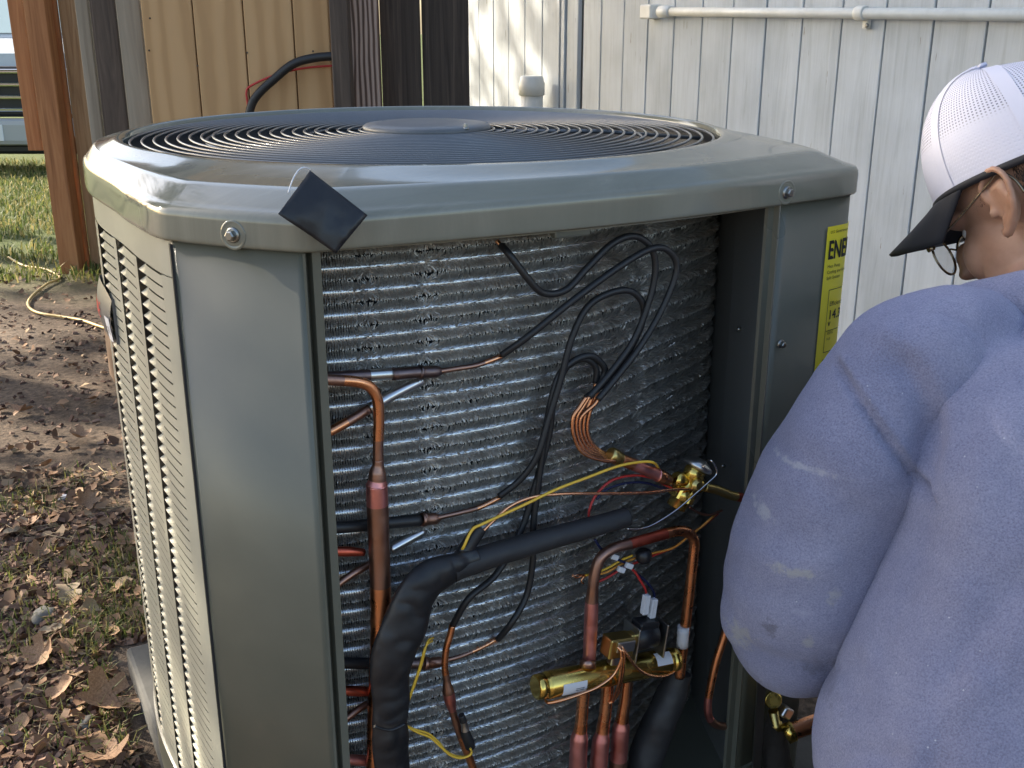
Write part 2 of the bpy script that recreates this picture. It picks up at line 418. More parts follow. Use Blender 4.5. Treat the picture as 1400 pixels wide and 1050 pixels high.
tag(lt.build('leaf_litter', M['litter']), 'broken brown leaf fragments strewn over soil and mulch', 'leaf litter', kind='stuff')
# crumpled white scrap and grey stones
def stone(px, py, s, lab, mt, cat='stone', name='stone'):
    q = on_z(px, py, G0+.01); bm = bmesh.new(); bmesh.ops.create_icosphere(bm, subdivisions=3, radius=1)
    for v_ in bm.verts:
        d = 1+.35*mnoise.noise(v_.co*1.3+Vector((px, py, 0))); v_.co = Vector((v_.co.x*d*1.25, v_.co.y*d*.85, v_.co.z*d*.55))*s
    me = bpy.data.meshes.new(name); bm.to_mesh(me); bm.free(); me.materials.append(mt)
    for p_ in me.polygons: p_.use_smooth = True
    o = bpy.data.objects.new(name, me); COL.objects.link(o); o.location = (q.x, q.y, gz(q.x, q.y)+s*.25); o.rotation_euler = (0, 0, px); tag(o, lab, cat)
M['stone'] = mat('grey_stone', (.25,.24,.22), .9); n, r = noise_col(M['stone'], [(.3,(.10,.095,.085)),(.7,(.21,.20,.18))], 30, 8); bump(M['stone'], n.outputs['Fac'], .5, .003)
M['scrap'] = mat('white_scrap', (.6,.6,.62), .5)
stone(58,845,.024,'rounded pale grey stone at the edge of the grass',M['stone'])
stone(118,985,.016,'small grey stone under the large curled leaf',M['stone'])
stone(88,678,.013,'crumpled white plastic scrap on the dark soil',M['scrap'],'scrap','plastic_scrap')
stone(10,1000,.016,'flat grey stone in the bottom left corner',M['stone'])

# ---- extension cord lying on the ground
cd = MB(); pts = [(8,330),(30,345),(58,352),(80,366),(62,378),(42,396),(38,414),(52,428),(85,434),(112,440),(135,449),(170,462)]
pp = [on_z(x, y, G0) for x, y in pts]; pp = [Vector((p.x, p.y, gz(p.x, p.y)+.012)) for p in pp]
cd.tube(cr(pp, 8), .0058, 8); M['cord'] = mat('tan_cord', (.42,.29,.09), .55)
tag(cd.build('extension_cord', M['cord']), 'tan extension cord looping over the soil behind the unit', 'cord')

# ================================================================= FENCE, POSTS, PLYWOOD
def wood(name, stops, sc=(30, 30, 1.6), ro=.7, bs=.25, dist=1.5, spec=.35):
    m = M[name] = mat(name, (.3,.2,.1), ro, spec=spec); mp = coords(m, sc, rand=True)
    n, r = noise_col(m, stops, 1.0, 7, .6, mp, dist)
    bump(m, n.outputs['Fac'], bs, .004); return m
wood('cedar', [(.3,(.24,.095,.035)),(.5,(.36,.155,.06)),(.72,(.46,.22,.09))])
wood('pine_fence', [(.3,(.26,.15,.07)),(.5,(.38,.235,.12)),(.7,(.46,.30,.16))])
wood('dark_post', [(.3,(.045,.032,.024)),(.55,(.095,.068,.050)),(.75,(.17,.125,.095))], (26, 26, 1.2))
wood('grey_board', [(.3,(.20,.165,.12)),(.55,(.27,.225,.165)),(.75,(.33,.28,.21))], (18, 18, 1))
wood('dark_board', [(.3,(.026,.018,.013)),(.55,(.060,.043,.032)),(.78,(.13,.095,.07))], (34, 34, 1.1))
# fir with bold growth rings
m = M['fir'] = mat('weathered_fir', (.3,.2,.15), .75, spec=.25); mp = coords(m, (1, 1, .16))
N, L, b = nodes(m); wv = N.new('ShaderNodeTexWave'); wv.wave_type = 'BANDS'; wv.bands_direction = 'X'; wv.inputs['Scale'].default_value = 16; wv.inputs['Distortion'].default_value = 5.5; wv.inputs['Detail'].default_value = 2; wv.inputs['Detail Scale'].default_value = .9
L.new(mp.outputs[0], wv.inputs['Vector']); rr = ramp(N, [(.15,(.10,.062,.046)),(.5,(.30,.205,.16)),(.85,(.42,.305,.245))]); L.new(wv.outputs['Fac'], rr.inputs[0]); L.new(rr.outputs[0], b.inputs['Base Color']); bump(m, wv.outputs['Fac'], .5, .004)
# plywood siding face
m = M['ply'] = mat('raw_plywood', (.5,.33,.18), .7, spec=.3); mp = coords(m, (1, 1, .22), rand=True)
N, L, b = nodes(m); wv = N.new('ShaderNodeTexWave'); wv.wave_type = 'BANDS'; wv.bands_direction = 'X'; wv.inputs['Scale'].default_value = 4; wv.inputs['Distortion'].default_value = 7; wv.inputs['Detail'].default_value = 3; wv.inputs['Detail Scale'].default_value = 1.2
L.new(mp.outputs[0], wv.inputs['Vector']); rr = ramp(N, [(.1,(.42,.25,.115)),(.45,(.475,.29,.135)),(.9,(.50,.31,.15))]); L.new(wv.outputs['Fac'], rr.inputs[0]); L.new(rr.outputs[0], b.inputs['Base Color']); bump(m, wv.outputs['Fac'], .1, .002)

def plank(name, x0, x1, Y, th, mt, parent=None, zb=None, zt=2.3, yref=0):
    a, c = at(x0, yref, Y).x, at(x1, yref, Y).x
    if zb is None: zb = gz((a+c)/2, Y)-.03
    mb = MB(); mb.bbox((0, 0, (zt-zb)/2), (c-a, th, zt-zb), min(.004, th*.2))
    o = mb.build(name, mt, parent); o.location = ((a+c)/2, Y+th/2, zb); return o
# leaning-in gate of new cedar boards at the left
gate = empty('board_gate', (at(60, 0, 5.6).x, 5.6, gz(-2.6, 5.6))); GL = gate.location.copy()
def gplank(name, x0, x1, Y, th, mt, zb=None, zt=2.2):
    o = plank(name, x0, x1, Y, th, mt, None, zb, zt); o.parent = gate; o.location -= GL; return o
gplank('board', 9, 30, 5.50, .045, M['cedar'], zb=at(50, 206, 5.50).z)
gplank('post', 31, 60, 5.25, .09, M['cedar'])
gplank('board', 60, 76, 5.36, .022, M['cedar'], zb=G0-.1)
gplank('board', 78, 103, 5.37, .022, M['pine_fence'], zb=G0-.1)
gplank('board', 105, 121, 5.36, .022, M['pine_fence'], zb=G0-.1)
gplank('board', 123, 150, 5.37, .022, M['pine_fence'], zb=G0-.1)
r0, r1 = at(62, 190, 5.385), at(150, 190, 5.385)
mb = MB(); mb.bbox((0,0,0), (r1.x-r0.x, .04, .075), .004); o = mb.build('rail', M['cedar'], gate); o.location = Vector(((r0.x+r1.x)/2, 5.42, r0.z-.03))-GL
tag(gate, 'orange cedar board gate beside the parked truck', 'gate')
def lone(name, lab, cat, *a, **k):
    o = plank(name, *a, **k); tag(o, lab, cat); return o
lone('fence_stake', 'thin grey wooden stake standing in front of the cedar gate', 'post', 101, 119, 4.55, .05, M['grey_board'])
lone('fence_post', 'dark brown square post between the stake and grey board', 'post', 121, 156, 4.45, .13, M['dark_post'])
lone('trim_board', 'grey weathered trim board beside the raw plywood', 'board', 157, 190, 4.40, .03, M['grey_board'])
# plywood panel with grooves: each strip between two grooves is a piece of its own
PY = 4.32
sh = empty('plywood_panel', (at(190, 0, PY).x, PY, 0)); tag(sh, 'raw plywood siding panel with vertical grooves behind the unit', 'panel')
SL = sh.location.copy()
edges = [191, 262, 331, 399, 449]
mb = MB(); a, c = at(190, 0, PY).x, at(452, 0, PY).x; mb.box(((a+c)/2-SL.x, .032, 1.1), (c-a, .012, 2.3)); o = mb.build('backing_sheet', M['pine_fence'], sh)
for i in range(4):
    o = plank('panel_strip', edges[i]+.4, edges[i+1]-1.2, PY, .025, M['ply'], None, -.25, 2.25); o.parent = sh; o.location -= SL
nl = MB()
for px, py in ((204,69),(428,70),(205,25),(270,90),(338,72)):
    q = at(px, py, PY)-SL; nl.lathe((q.x, -.001, q.z), (0,-1,0), [(0,.004),(.0015,.0035)], 8)
nl.build('nail_heads', M['dark_post'], sh)
# dark weathered boards right of the plywood
lone('weathered_post', 'dark cracked post at the right end of the plywood', 'post', 449, 474, 4.18, .09, M['dark_post'])
lone('fir_plank', 'brown plank with bold wavy grain next to the cracked post', 'board', 475, 516, 4.30, .04, M['fir'])
lone('dark_plank', 'nearly black plank right of the wavy-grained plank', 'board', 518, 573, 4.42, .03, M['dark_board'])
lone('dark_plank', 'dark knotted plank meeting the white wall', 'board', 575.5, 640, 4.46, .03, M['dark_board'])

# black whip cable and red wire in front of the plywood
cb = MB(); pts = [(336,190),(342,150),(352,130),(375,108),(400,88),(425,80),(452,77),(480,78)]
cb.tube(cr([at(x, y, 4.26) for x, y in pts], 8), .0165, 12)
tag(cb.build('whip_cable', M['rubber']), 'thick black cable curving up in front of the plywood', 'cable')
cb = MB(); pts = [(341,158),(338,138),(337,126),(342,118),(372,104),(410,94),(450,90),(475,90)]
cb.tube(cr([at(x, y, 4.295) for x, y in pts], 6), .0042, 8)
tag(cb.build('red_cable', M['w_red']), 'thin red wire running beside the thick black cable', 'wire')

# ================================================================= WHITE PLANK WALL
WD = Vector((.0859, -.1806, 0)); W0 = Vector((.1202*4.85, 4.85, 0)); WDn = WD.normalized(); WN = Vector((-WDn.y, WDn.x, 0))
if WN.y > 0: WN = -WN
def onwall(x, y, off=0):              # pixel to the wall's face
    r = ray(x, y); p0 = W0+WN*off; k = (p0.x*WN.x+p0.y*WN.y)/(r.x*WN.x+r.y*WN.y)
    return Vector((r.x*k, r.y*k, CAM_Z+r.z*k))
m = M['white_paint'] = mat('weathered_white_paint', (.7,.7,.68), .55, spec=.35)
mp = coords(m, (1, 1, 1), rand=True); N, L, b = nodes(m)
mpg = N.new('ShaderNodeMapping'); mpg.inputs['Scale'].default_value = (40, 40, 2.5); L.new(mp.outputs[0], mpg.inputs[0])
na = N.new('ShaderNodeTexNoise'); na.inputs['Scale'].default_value = 1; na.inputs['Detail'].default_value = 8; na.inputs['Roughness'].default_value = .65; na.inputs['Distortion'].default_value = .8; L.new(mpg.outputs[0], na.inputs['Vector'])
nb = N.new('ShaderNodeTexNoise'); nb.inputs['Scale'].default_value = 3; nb.inputs['Detail'].default_value = 8; L.new(mp.outputs[0], nb.inputs['Vector'])
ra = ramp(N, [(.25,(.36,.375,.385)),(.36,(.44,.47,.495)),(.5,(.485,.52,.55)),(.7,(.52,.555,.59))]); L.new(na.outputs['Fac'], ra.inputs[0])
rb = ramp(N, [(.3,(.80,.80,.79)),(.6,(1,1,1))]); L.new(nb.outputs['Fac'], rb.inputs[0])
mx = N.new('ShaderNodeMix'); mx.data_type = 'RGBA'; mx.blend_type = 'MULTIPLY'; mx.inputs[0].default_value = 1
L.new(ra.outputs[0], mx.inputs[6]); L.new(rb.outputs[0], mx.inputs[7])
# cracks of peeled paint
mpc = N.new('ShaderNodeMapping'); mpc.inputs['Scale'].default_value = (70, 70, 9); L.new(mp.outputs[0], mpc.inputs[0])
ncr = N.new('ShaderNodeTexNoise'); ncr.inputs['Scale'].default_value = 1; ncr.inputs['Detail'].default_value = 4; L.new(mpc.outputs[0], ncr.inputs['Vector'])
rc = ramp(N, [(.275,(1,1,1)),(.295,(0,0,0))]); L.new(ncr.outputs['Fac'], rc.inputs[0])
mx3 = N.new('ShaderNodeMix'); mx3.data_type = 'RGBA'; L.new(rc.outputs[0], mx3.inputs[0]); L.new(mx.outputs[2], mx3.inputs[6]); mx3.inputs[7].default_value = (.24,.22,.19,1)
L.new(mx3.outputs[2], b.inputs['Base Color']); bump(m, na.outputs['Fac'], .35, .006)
M['white_clean'] = mat('white_pvc', (.72,.71,.66), .4)
noise_col(M['white_clean'], [(.3,(.60,.59,.54)),(.7,(.75,.74,.69))], 10, 6)
M['gap'] = mat('dark_gap', (.30,.29,.27), .9)

wall = empty('plank_wall', tuple(W0+Vector((0,0,G0-.08)))); tag(wall, 'white painted vertical plank wall of the shed behind the unit', 'wall')
wr = math.atan2(WDn.y, WDn.x); wall.rotation_euler = (0, 0, wr)
# local x along the wall (towards the viewer's right), local y out of the back
sgn = 1 if (Matrix.Rotation(wr, 3, 'Z') @ Vector((0, 1, 0))).dot(WN) > 0 else -1
for k in range(-11, 26):
    if k in (-4,): continue
    w = .2-.007; x0 = k*.2+.0035
    if k == -3: x0 += .03; w -= .03
    if k == -5: w -= .012
    mb = MB(); mb.bbox((0, 0, 0), (w, .018, 3.0), .003)
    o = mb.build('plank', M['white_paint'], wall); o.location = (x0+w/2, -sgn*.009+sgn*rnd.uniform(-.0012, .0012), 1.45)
mb = MB(); mb.box((1.4, -sgn*.030, 1.45), (7.6, .02, 3.0)); mb.build('backing_sheet', M['gap'], wall)
mb = MB(); mb.bbox((-.66, -sgn*.002, 1.45), (.11, .024, 3.0), .004); mb.build('corner_trim', M['white_paint'], wall)
mb = MB(); mb.bbox((-.742, sgn*.004, 1.45), (.035, .03, 3.0), .003); mb.build('corner_trim', M['white_paint'], wall)

# conduit pipe along the wall
cp_ = empty('conduit_pipe', tuple(onwall(890, 16, .03))); tag(cp_, 'white painted conduit pipe fixed along the top of the plank wall', 'pipe'); CL = cp_.location.copy()
a, c = onwall(905, 16, .035)-CL, onwall(1600, 22, .035)-CL
mb = MB(); mb.tube([a, a.lerp(c, .3), c], .0175, 14); mb.build('pipe', M['white_clean'], cp_)
q = Matrix.Rotation(wr, 3, 'Z')
mb = MB(); p = onwall(889, 16, .032)-CL; mb.bbox(p, (.085, .055, .058), .007, q); mb.build('junction_box', M['white_clean'], cp_)
mb = MB(); d = (c-a).normalized(); mb.lathe(a+d*.02, d, [(-.03,.024),(.028,.024),(.034,.021),(.05,.021)], 16); mb.build('coupling', M['white_clean'], cp_)
p = onwall(1178, 18, .035)-CL; mb = MB(); mb.lathe(p, d, [(-.02,.0222),(-.012,.0235),(.012,.0235),(.02,.0222)], 18)
p2 = onwall(1185, 32, .012)-CL; mb.bbox(p2, (.022, .02, .035), .004, q); mb.build('clamp', M['white_clean'], cp_)
p2 = onwall(1186, 35, .024)-CL; mb = MB(); mb.lathe(p2, WN, [(0,.007),(.006,.007),(.008,.004)], 8); mb.build('screw', M['screw'], cp_)
# pvc standpipe with cap near the corner
q = onwall(727, 122, .10); pv = empty('standpipe', (q.x, q.y, G0-.1)); tag(pv, 'capped white plastic standpipe by the shed corner', 'pipe')
mb = MB(); mb.lathe((0,0,0), (0,0,1), [(0,.058),(q.z-G0+.08,.058)], 24); mb.build('pipe', M['white_clean'], pv)
mb = MB(); mb.lathe((0,0,q.z-G0+.07), (0,0,1), [(0,.060),(.002,.066),(.06,.066),(.068,.062),(.09,.058),(.096,.05)], 24); mb.build('cap', M['white_clean'], pv)

# brown carton behind the unit
M['carton'] = mat('cardboard', (.15,.085,.045), .85); noise_col(M['carton'], [(.3,(.12,.068,.036)),(.7,(.17,.10,.055))], 8)
q = on_z(152, 532, G0); bx_ = MB(); bx_.bbox((0,0,.13), (.16,.20,.26), .003); bx_.box((.0,-.102,.2), (.05,.002,.12))
o = bx_.build('carton', M['carton']); o.location = (q.x+.06, q.y+.1, G0); o.rotation_euler = (0, 0, .5); tag(o, 'small brown cardboard carton standing on the soil behind the louvers', 'box')

# ================================================================= TREES that shade the yard (left of the view)
m = M['tree_leaf'] = mat('tree_leaf', (.07,.10,.03), .6)
N, L, b = nodes(m); ge = N.new('ShaderNodeNewGeometry'); rr = ramp(N, [(0,(.035,.06,.015)),(1,(.11,.14,.045))]); L.new(ge.outputs['Random Per Island'], rr.inputs[0]); L.new(rr.outputs[0], b.inputs['Base Color'])
wood('tree_bark', [(.3,(.05,.037,.028)),(.7,(.13,.10,.08))], (20, 20, 3))
def tree(x, y, h0, h1, rad, n, seed, lab, clump=26, ls=.10):
    q = np.random.default_rng(seed); t = empty('shade_tree', (x, y, gz(x, y))); tag(t, lab, 'tree', 'trees left of the yard')
    mb = MB(); top = Vector((q.normal()*.2, q.normal()*.2, (h0+h1)*.55))
    mb.tube(cr([(0,0,-.1),(.05,.03,h0*.4),(.0,.1,h0*.8),tuple(top)], 6), np.linspace(.17,.07,19), 10)
    cs = []
    for k in range(clump):
        a = q.uniform(0, 6.28); rr_ = rad*math.sqrt(q.random())*.95; zz = q.uniform(h0, h1)
        taper = 1-.5*abs((zz-(h0+h1)/2)/((h1-h0)/2))**2
        c_ = Vector((rr_*math.cos(a)*taper, rr_*math.sin(a)*taper, zz)); cs.append(c_)
        b0 = Vector((0,.08,h0*.8)).lerp(top, q.random()); mb.tube(cr([b0, b0.lerp(c_, .5)+Vector((0,0,.12)), c_], 4), np.linspace(.045,.012,9), 6, cap=False)
    mb.build('trunk', M['tree_bark'], t)
    lf = MB(); C_ = np.array([tuple(c_) for c_ in cs])
    for k in range(n):
        c_ = C_[q.integers(len(C_))]+q.normal(size=3)*rad*.17; ax = q.normal(size=3); ax /= np.linalg.norm(ax); bx = np.cross(ax, q.normal(size=3)); bx /= np.linalg.norm(bx)
        s = ls*q.uniform(.6, 1.2); lf.add([c_-ax*s, c_+bx*s*.45, c_+ax*s, c_-bx*s*.45], [(0,1,2,3)])
    lf.build('crown', M['tree_leaf'], t)
tree(-6.2, 5.3, 4.3, 7.4, 2.8, 16000, 5, 'broad leafy tree left of the yard nearest the viewer', 50)
tree(-7.6, 7.9, 4.5, 7.4, 2.2, 9000, 9, 'leafy tree standing beyond the cedar gate on the left', 40)
tree(-11.0, 10.2, 6.0, 9.4, 2.4, 4000, 13, 'tall leafy tree farthest to the left', 30)
# ================================================================= PARKED TRUCK seen past the gate
M['truck_paint'] = mat('silver_paint', (.50,.53,.54), .35, 0, .5, .05)
M['chrome'] = mat('chrome', (.62,.64,.68), .12, 1)
M['glass'] = mat('windshield_glass', (.45,.55,.52), .05, 0, 1, .02)
M['bumper'] = mat('grey_bumper', (.42,.42,.42), .6); M['tyre'] = mat('tyre_rubber', (.015,.015,.015), .8)
M['lamp_glass'] = mat('headlamp_glass', (.8,.8,.8), .06, .2, 1, .02)
TY = 11.6; tc = at(-20, 100, TY); tz = gz(tc.x, TY)
tk = empty('pickup_truck', (tc.x, TY, tz)); tag(tk, 'silver pickup truck parked on the lawn past the gate', 'truck'); tk.scale = (1.12,1.12,1.12)
def tp(name, mb, mt): return mb.build(name, mt, tk)
def extr(prof, hw, mb=None, mi=0):     # side profile (y,z) extruded across
    mb = mb or MB(); n = len(prof)
    vs = [(-hw, y, z) for y, z in prof]+[(hw, y, z) for y, z in prof]
    fs = [tuple(range(n)), tuple(reversed(range(n, 2*n)))]+[((i+1) % n, i, n+i, n+(i+1) % n) for i in range(n)]
    return mb.add(vs, fs, mi)
tp('body', extr([(.1,.55),(.06,.98),(.12,1.10),(1.25,1.20),(1.30,1.22),(2.9,1.22),(5.2,1.22),(5.2,.55)], .97), M['truck_paint'])
tp('cab', extr([(1.3,1.222),(1.95,1.78),(2.15,1.82),(3.3,1.82),(3.5,1.75),(3.7,1.222)], .86), M['truck_paint'])
mb = MB(); mb.add([(-.76,1.345,1.262),(.76,1.345,1.262),(.68,1.895,1.735),(-.68,1.895,1.735)], [(0,1,2,3)]); mb.v = [(x, y-.008, z+.008) for x, y, z in mb.v]; tp('windshield', mb, M['glass'])
mb = MB(); mb.bbox((0,.02,.76), (1.3,.06,.46), .03); tp('grille_surround', mb, M['w_black'])
for k in range(4):
    mb = MB(); mb.bbox((0,-.03,.60+k*.115), (1.28,.05,.042), .014); tp('grille_bar', mb, M['chrome'])
for sx in (-1, 1):
    mb = MB(); mb.bbox((sx*.80,.02,.80), (.30,.08,.34), .03); tp('headlight', mb, M['lamp_glass'])
mb = MB(); mb.bbox((0,-.06,.40), (1.96,.2,.24), .05); tp('bumper', mb, M['bumper'])
mb = MB(); mb.bbox((0,.05,.24), (1.8,.2,.10), .03); tp('valance', mb, M['w_black'])
mb = MB(); mb.bbox((0,-.165,.40), (.32,.012,.15), .004); tp('number_plate', mb, M['w_white'])
mb = MB(); mb.lathe((0,-.06,.775), (0,-1,0), [(0,.07),(.012,.07),(.02,.06)], 20); tp('emblem', mb, M['chrome'])
for sx in (-1, 1):
    for y in (.95, 4.3):
        mb = MB(); mb.lathe((sx*.84,y,.38), (sx,0,0), [(-.12,.33),(-.1,.38),(.1,.38),(.13,.34),(.13,.2)], 28); w_ = tp('wheel', mb, M['tyre'])
        mb = MB(); mb.lathe((sx*.84,y,.38), (sx,0,0), [(.10,.22),(.135,.21),(.12,.06)], 20); o = mb.build('rim', M['chrome'], w_)
    mb = MB(); mb.bbox((sx*1.08,1.75,1.36), (.18,.1,.22), .03); tp('mirror', mb, M['w_black'])
# ================================================================= HEAT PUMP UNIT
unit = empty('heat_pump_unit', (UC[0], UC[1], PAD_Z), UA)
tag(unit, 'open grey outdoor heat pump unit with its front panel removed', 'heat pump')
def U(s, t, z): return Vector((s, -t, z-PAD_Z))             # cabinet coordinates: s right, t to the front, z above ground
def P(x, y, t):                                              # pixel to the cabinet's front-parallel plane t
    r = ray(x, y); k = (t+UC[0]*USA-UC[1]*UCA)/(r.x*USA-r.y*UCA)
    X, Y, Z = r.x*k, r.y*k, CAM_Z+r.z*k; dx, dy = X-UC[0], Y-UC[1]
    return U(dx*UCA+dy*USA, t, Z)
Z1 = lambda x, y: (430+x/2.414, 300+y/2.414)
Z2 = lambda x, y: (430+x/2.414, 640+y/2.414)
def path(conv, pts, t, n=6):
    out = []
    for i, q in enumerate(pts):
        x, y = conv(q[0], q[1]) if conv else q[:2]
        tt = q[2] if len(q) > 2 else t
        out.append(P(x, y, tt))
    return cr(out, n)
def part(name, mb, mats, parent=None): return mb.build(name, mats, parent or unit)

pd_ = MB(); pd_.bbox((0, 0, -.005), (.94, .92, .11), .008); pdo = pd_.build('concrete_pad', M['concrete']); pdo.location = (UC[0]+.028*UCA+.045*USA, UC[1]+.028*USA-.045*UCA, PAD_Z-.0505); pdo.rotation_euler = (0, 0, UA)
tag(pdo, 'grey concrete pad under the heat pump', 'pad')

# ---- plan of the cabinet (s,t)
planL = [(-.445,.12),(-.442,.22),(-.429,.325)]
plan_pts = [(-.380,.389),(-.331,.4455),(-.288,.453),(-.135,.464),(0,.468),(.13,.463),(.274,.447),(.372,.434),(.405,.418),(.422,.378),(.435,.29),(.455,.1),(.455,-.1),(.42,-.28),(.33,-.4),(.15,-.455),(-.05,-.46),(-.22,-.43),(-.345,-.355),(-.423,-.21),(-.450,-.055)]
ctrl = planL+plan_pts
PL = cr(ctrl, 10, True)
# kink at A: straighten the flat corner face
def seg_idx(p): return int(np.argmin(np.linalg.norm(PL-np.array(p), axis=1)))
iA = seg_idx((-.429,.325)); iB = seg_idx((-.331,.4455))
for i in range(iA, iB+1):
    k = (i-iA)/(iB-iA); PL[i] = (1-k)*np.array((-.429,.325))+k*np.array((-.330,.4465))+np.array((-.777,.63))*.004*math.sin(math.pi*k)
NP = len(PL)
def inset(d):
    T = np.roll(PL, -1, 0)-np.roll(PL, 1, 0); T /= np.linalg.norm(T, axis=1)[:, None]
    nrm = np.stack([T[:, 1], -T[:, 0]], 1); nrm *= np.sign((nrm*PL).sum(1))[:, None]*-1
    return PL+nrm*d
# ---- lid
ang = np.arctan2(PL[:, 1], PL[:, 0])
def ring_pts(w, r=.412):
    Cc = np.stack([r*np.cos(ang), r*np.sin(ang)], 1); return PL*(1-w)+Cc*w
prof = [(.10,.792,0),(.10,.800,0),(.012,.7945,0),(0,.797,0),(0,.800,0),(0,.819,0),(.004,.8235,0),(.02,.8275,0),(.07,.8300,0),(.10,.8312,0),(.12,.8325,0),(.30,.8445,0),(.36,.8470,0),(.42,.8475,0),(.70,.8515,0),(.92,.8565,0),(1.0,.8580,0)]
lid = MB(); rows = []
for w, z, _ in prof: rows.append([U(s, t, z) for s, t in ring_pts(w)])
for r_, z in ((.408,.8585),(.4045,.8560),(.403,.850),(.403,.800)): rows.append([U(r_*math.cos(a), r_*math.sin(a), z) for a in ang])
vs = [p for row in rows for p in row]; fs = []
for j in range(len(rows)-1):
    for i in range(NP): fs.append((j*NP+i, j*NP+(i+1) % NP, (j+1)*NP+(i+1) % NP, (j+1)*NP+i))
lid.add(vs, fs, 0, True); lid_o = part('lid', lid, M['lid_enamel'])
def screw(p, nrm, r=.006, parent=None):
    mb = MB(); mb.lathe(p, nrm, [(0,r*1.45),(.0015,r*1.4),(.003,r*1.1)], 18); mb.lathe(p+Vector(nrm)*.003, nrm, [(0,r),(.004,r*.95),(.005,r*.7)], 6, 0, False)
    return mb.build('screw', M['screw'], parent or unit)
def plan_normal(i):
    T = PL[(i+1) % NP]-PL[i-1]; n_ = np.array([T[1], -T[0]]); n_ /= np.linalg.norm(n_); n_ *= np.sign(np.dot(n_, PL[i])); return Vector((n_[0], -n_[1], 0))
def on_lip(px, z):          # plan index that shows at image column px on the near side
    best = None
    for i in range(NP):
        s, t = PL[i]; X = UC[0]+s*UCA+t*USA; Y = UC[1]+s*USA-t*UCA
        zc = Y*CP-(z-CAM_Z)*SP; x = 700+F_PX*X/zc
        if t > .385-.2*(s < 0) and (best is None or abs(x-px) < best[0]): best = (abs(x-px), i)
    return best[1]
for px, z in ((317,.807),(1080,.809)):
    i = on_lip(px, z); nv = plan_normal(i); p = U(PL[i][0], PL[i][1], z)
    mb = MB(); mb.lathe(p-nv*.004, nv, [(0,.015),(.0042,.0145),(.0047,.0125),(.0030,.0105)], 22); mb.build('dimple', M['lid_enamel'], lid_o)
    screw(p-nv*.0005, nv, .0055, lid_o)
# small gusset hanging from the lid inside the opening
i = on_lip(790, .79); p = U(PL[i][0], PL[i][1]-.012, .790); mb = MB(); mb.bbox(p, (.045, .012, .010), .003); part('lid_tab', mb, M['enamel'], lid_o)

# ---- fan guard
fg = MB()
for a in np.radians([20, 92, 164, 236, 308]):
    fg.tube([U(.06*math.cos(a), .06*math.sin(a), .852), U(.25*math.cos(a), .25*math.sin(a), .850), U(.40*math.cos(a), .40*math.sin(a), .838)], .0028, 6)
for r_ in (.17, .30):
    fg.tube([U(r_*math.cos(a), r_*math.sin(a), .8475) for a in np.linspace(0, 2*math.pi, 73)], .0025, 6, cap=False)
fgo = part('fan_guard', fg, M['wire_guard'])
NR = 21
for k in range(NR):
    r_ = .094+k*(.396-.094)/(NR-1); mb = MB(); zz = .8565-.006*((r_-.09)/.31)**2
    mb.tube([U(r_*math.cos(a), r_*math.sin(a), zz) for a in np.linspace(0, 2*math.pi, 97)], .0018, 8, cap=False)
    part('ring', mb, M['wire_guard'], fgo)
hb = MB(); hb.lathe(U(0,0,.853), (0,0,1), [(0,.086),(.004,.0895),(.008,.0895),(.011,.086),(.013,.07),(.0135,.03)], 48); part('hub_cap', hb, M['hub'])
screw(U(.02, .083, .862), (0, 0, 1), .003)
mb = MB(); mb.lathe(U(0,0,.66), (0,0,1), [(0,.07),(.02,.085),(.13,.085),(.15,.05),(.17,.03)], 28); part('fan_motor', mb, M['blade'])
for k in range(4):
    a0 = k*math.pi/2+.5; mb = MB(); vs = []; nu, nv_ = 6, 8
    for i in range(nu):
        r_ = .07+i*.062
        for j in range(nv_):
            aa = a0+(j/(nv_-1)-.5)*(1.05-.06*i)+.06*i; vs.append(U(r_*math.cos(aa), r_*math.sin(aa), .755+.055*(j/(nv_-1)-.5)*1.2+.01*math.sin(j)))
    mb.add(vs, [(i*nv_+j, i*nv_+j+1, (i+1)*nv_+j+1, (i+1)*nv_+j) for i in range(nu-1) for j in range(nv_-1)], 0, True); part('fan_blade', mb, M['blade'])
# dark fan shroud under the guard, open in the middle
mb = MB(); a_ = np.linspace(0, 2*math.pi, 65)[:-1]; n = 64
vs = [U(.4025*math.cos(a), .4025*math.sin(a), .846) for a in a_]+[U(.4025*math.cos(a), .4025*math.sin(a), .79) for a in a_]+[U(.385*math.cos(a), .385*math.sin(a), .79) for a in a_]
mb.add(vs, [(i, (i+1) % n, n+(i+1) % n, n+i) for i in range(n)]+[(n+i, n+(i+1) % n, 2*n+(i+1) % n, 2*n+i) for i in range(n)], 0, True); part('fan_shroud', mb, M['blade'])

# ---- base pan
mb = MB(); B = inset(.004)
vs = [U(s, t, PAD_Z+.002) for s, t in B]+[U(s, t, PAD_Z+.066) for s, t in B]+[U(s*.985, t*.985, PAD_Z+.07) for s, t in B]
fs = [(i, (i+1) % NP, NP+(i+1) % NP, NP+i) for i in range(NP)]+[(NP+i, NP+(i+1) % NP, 2*NP+(i+1) % NP, 2*NP+i) for i in range(NP)]+[tuple(range(2*NP, 3*NP))]
mb.add(vs, fs, 0, False); part('base_pan', mb, M['enamel'])

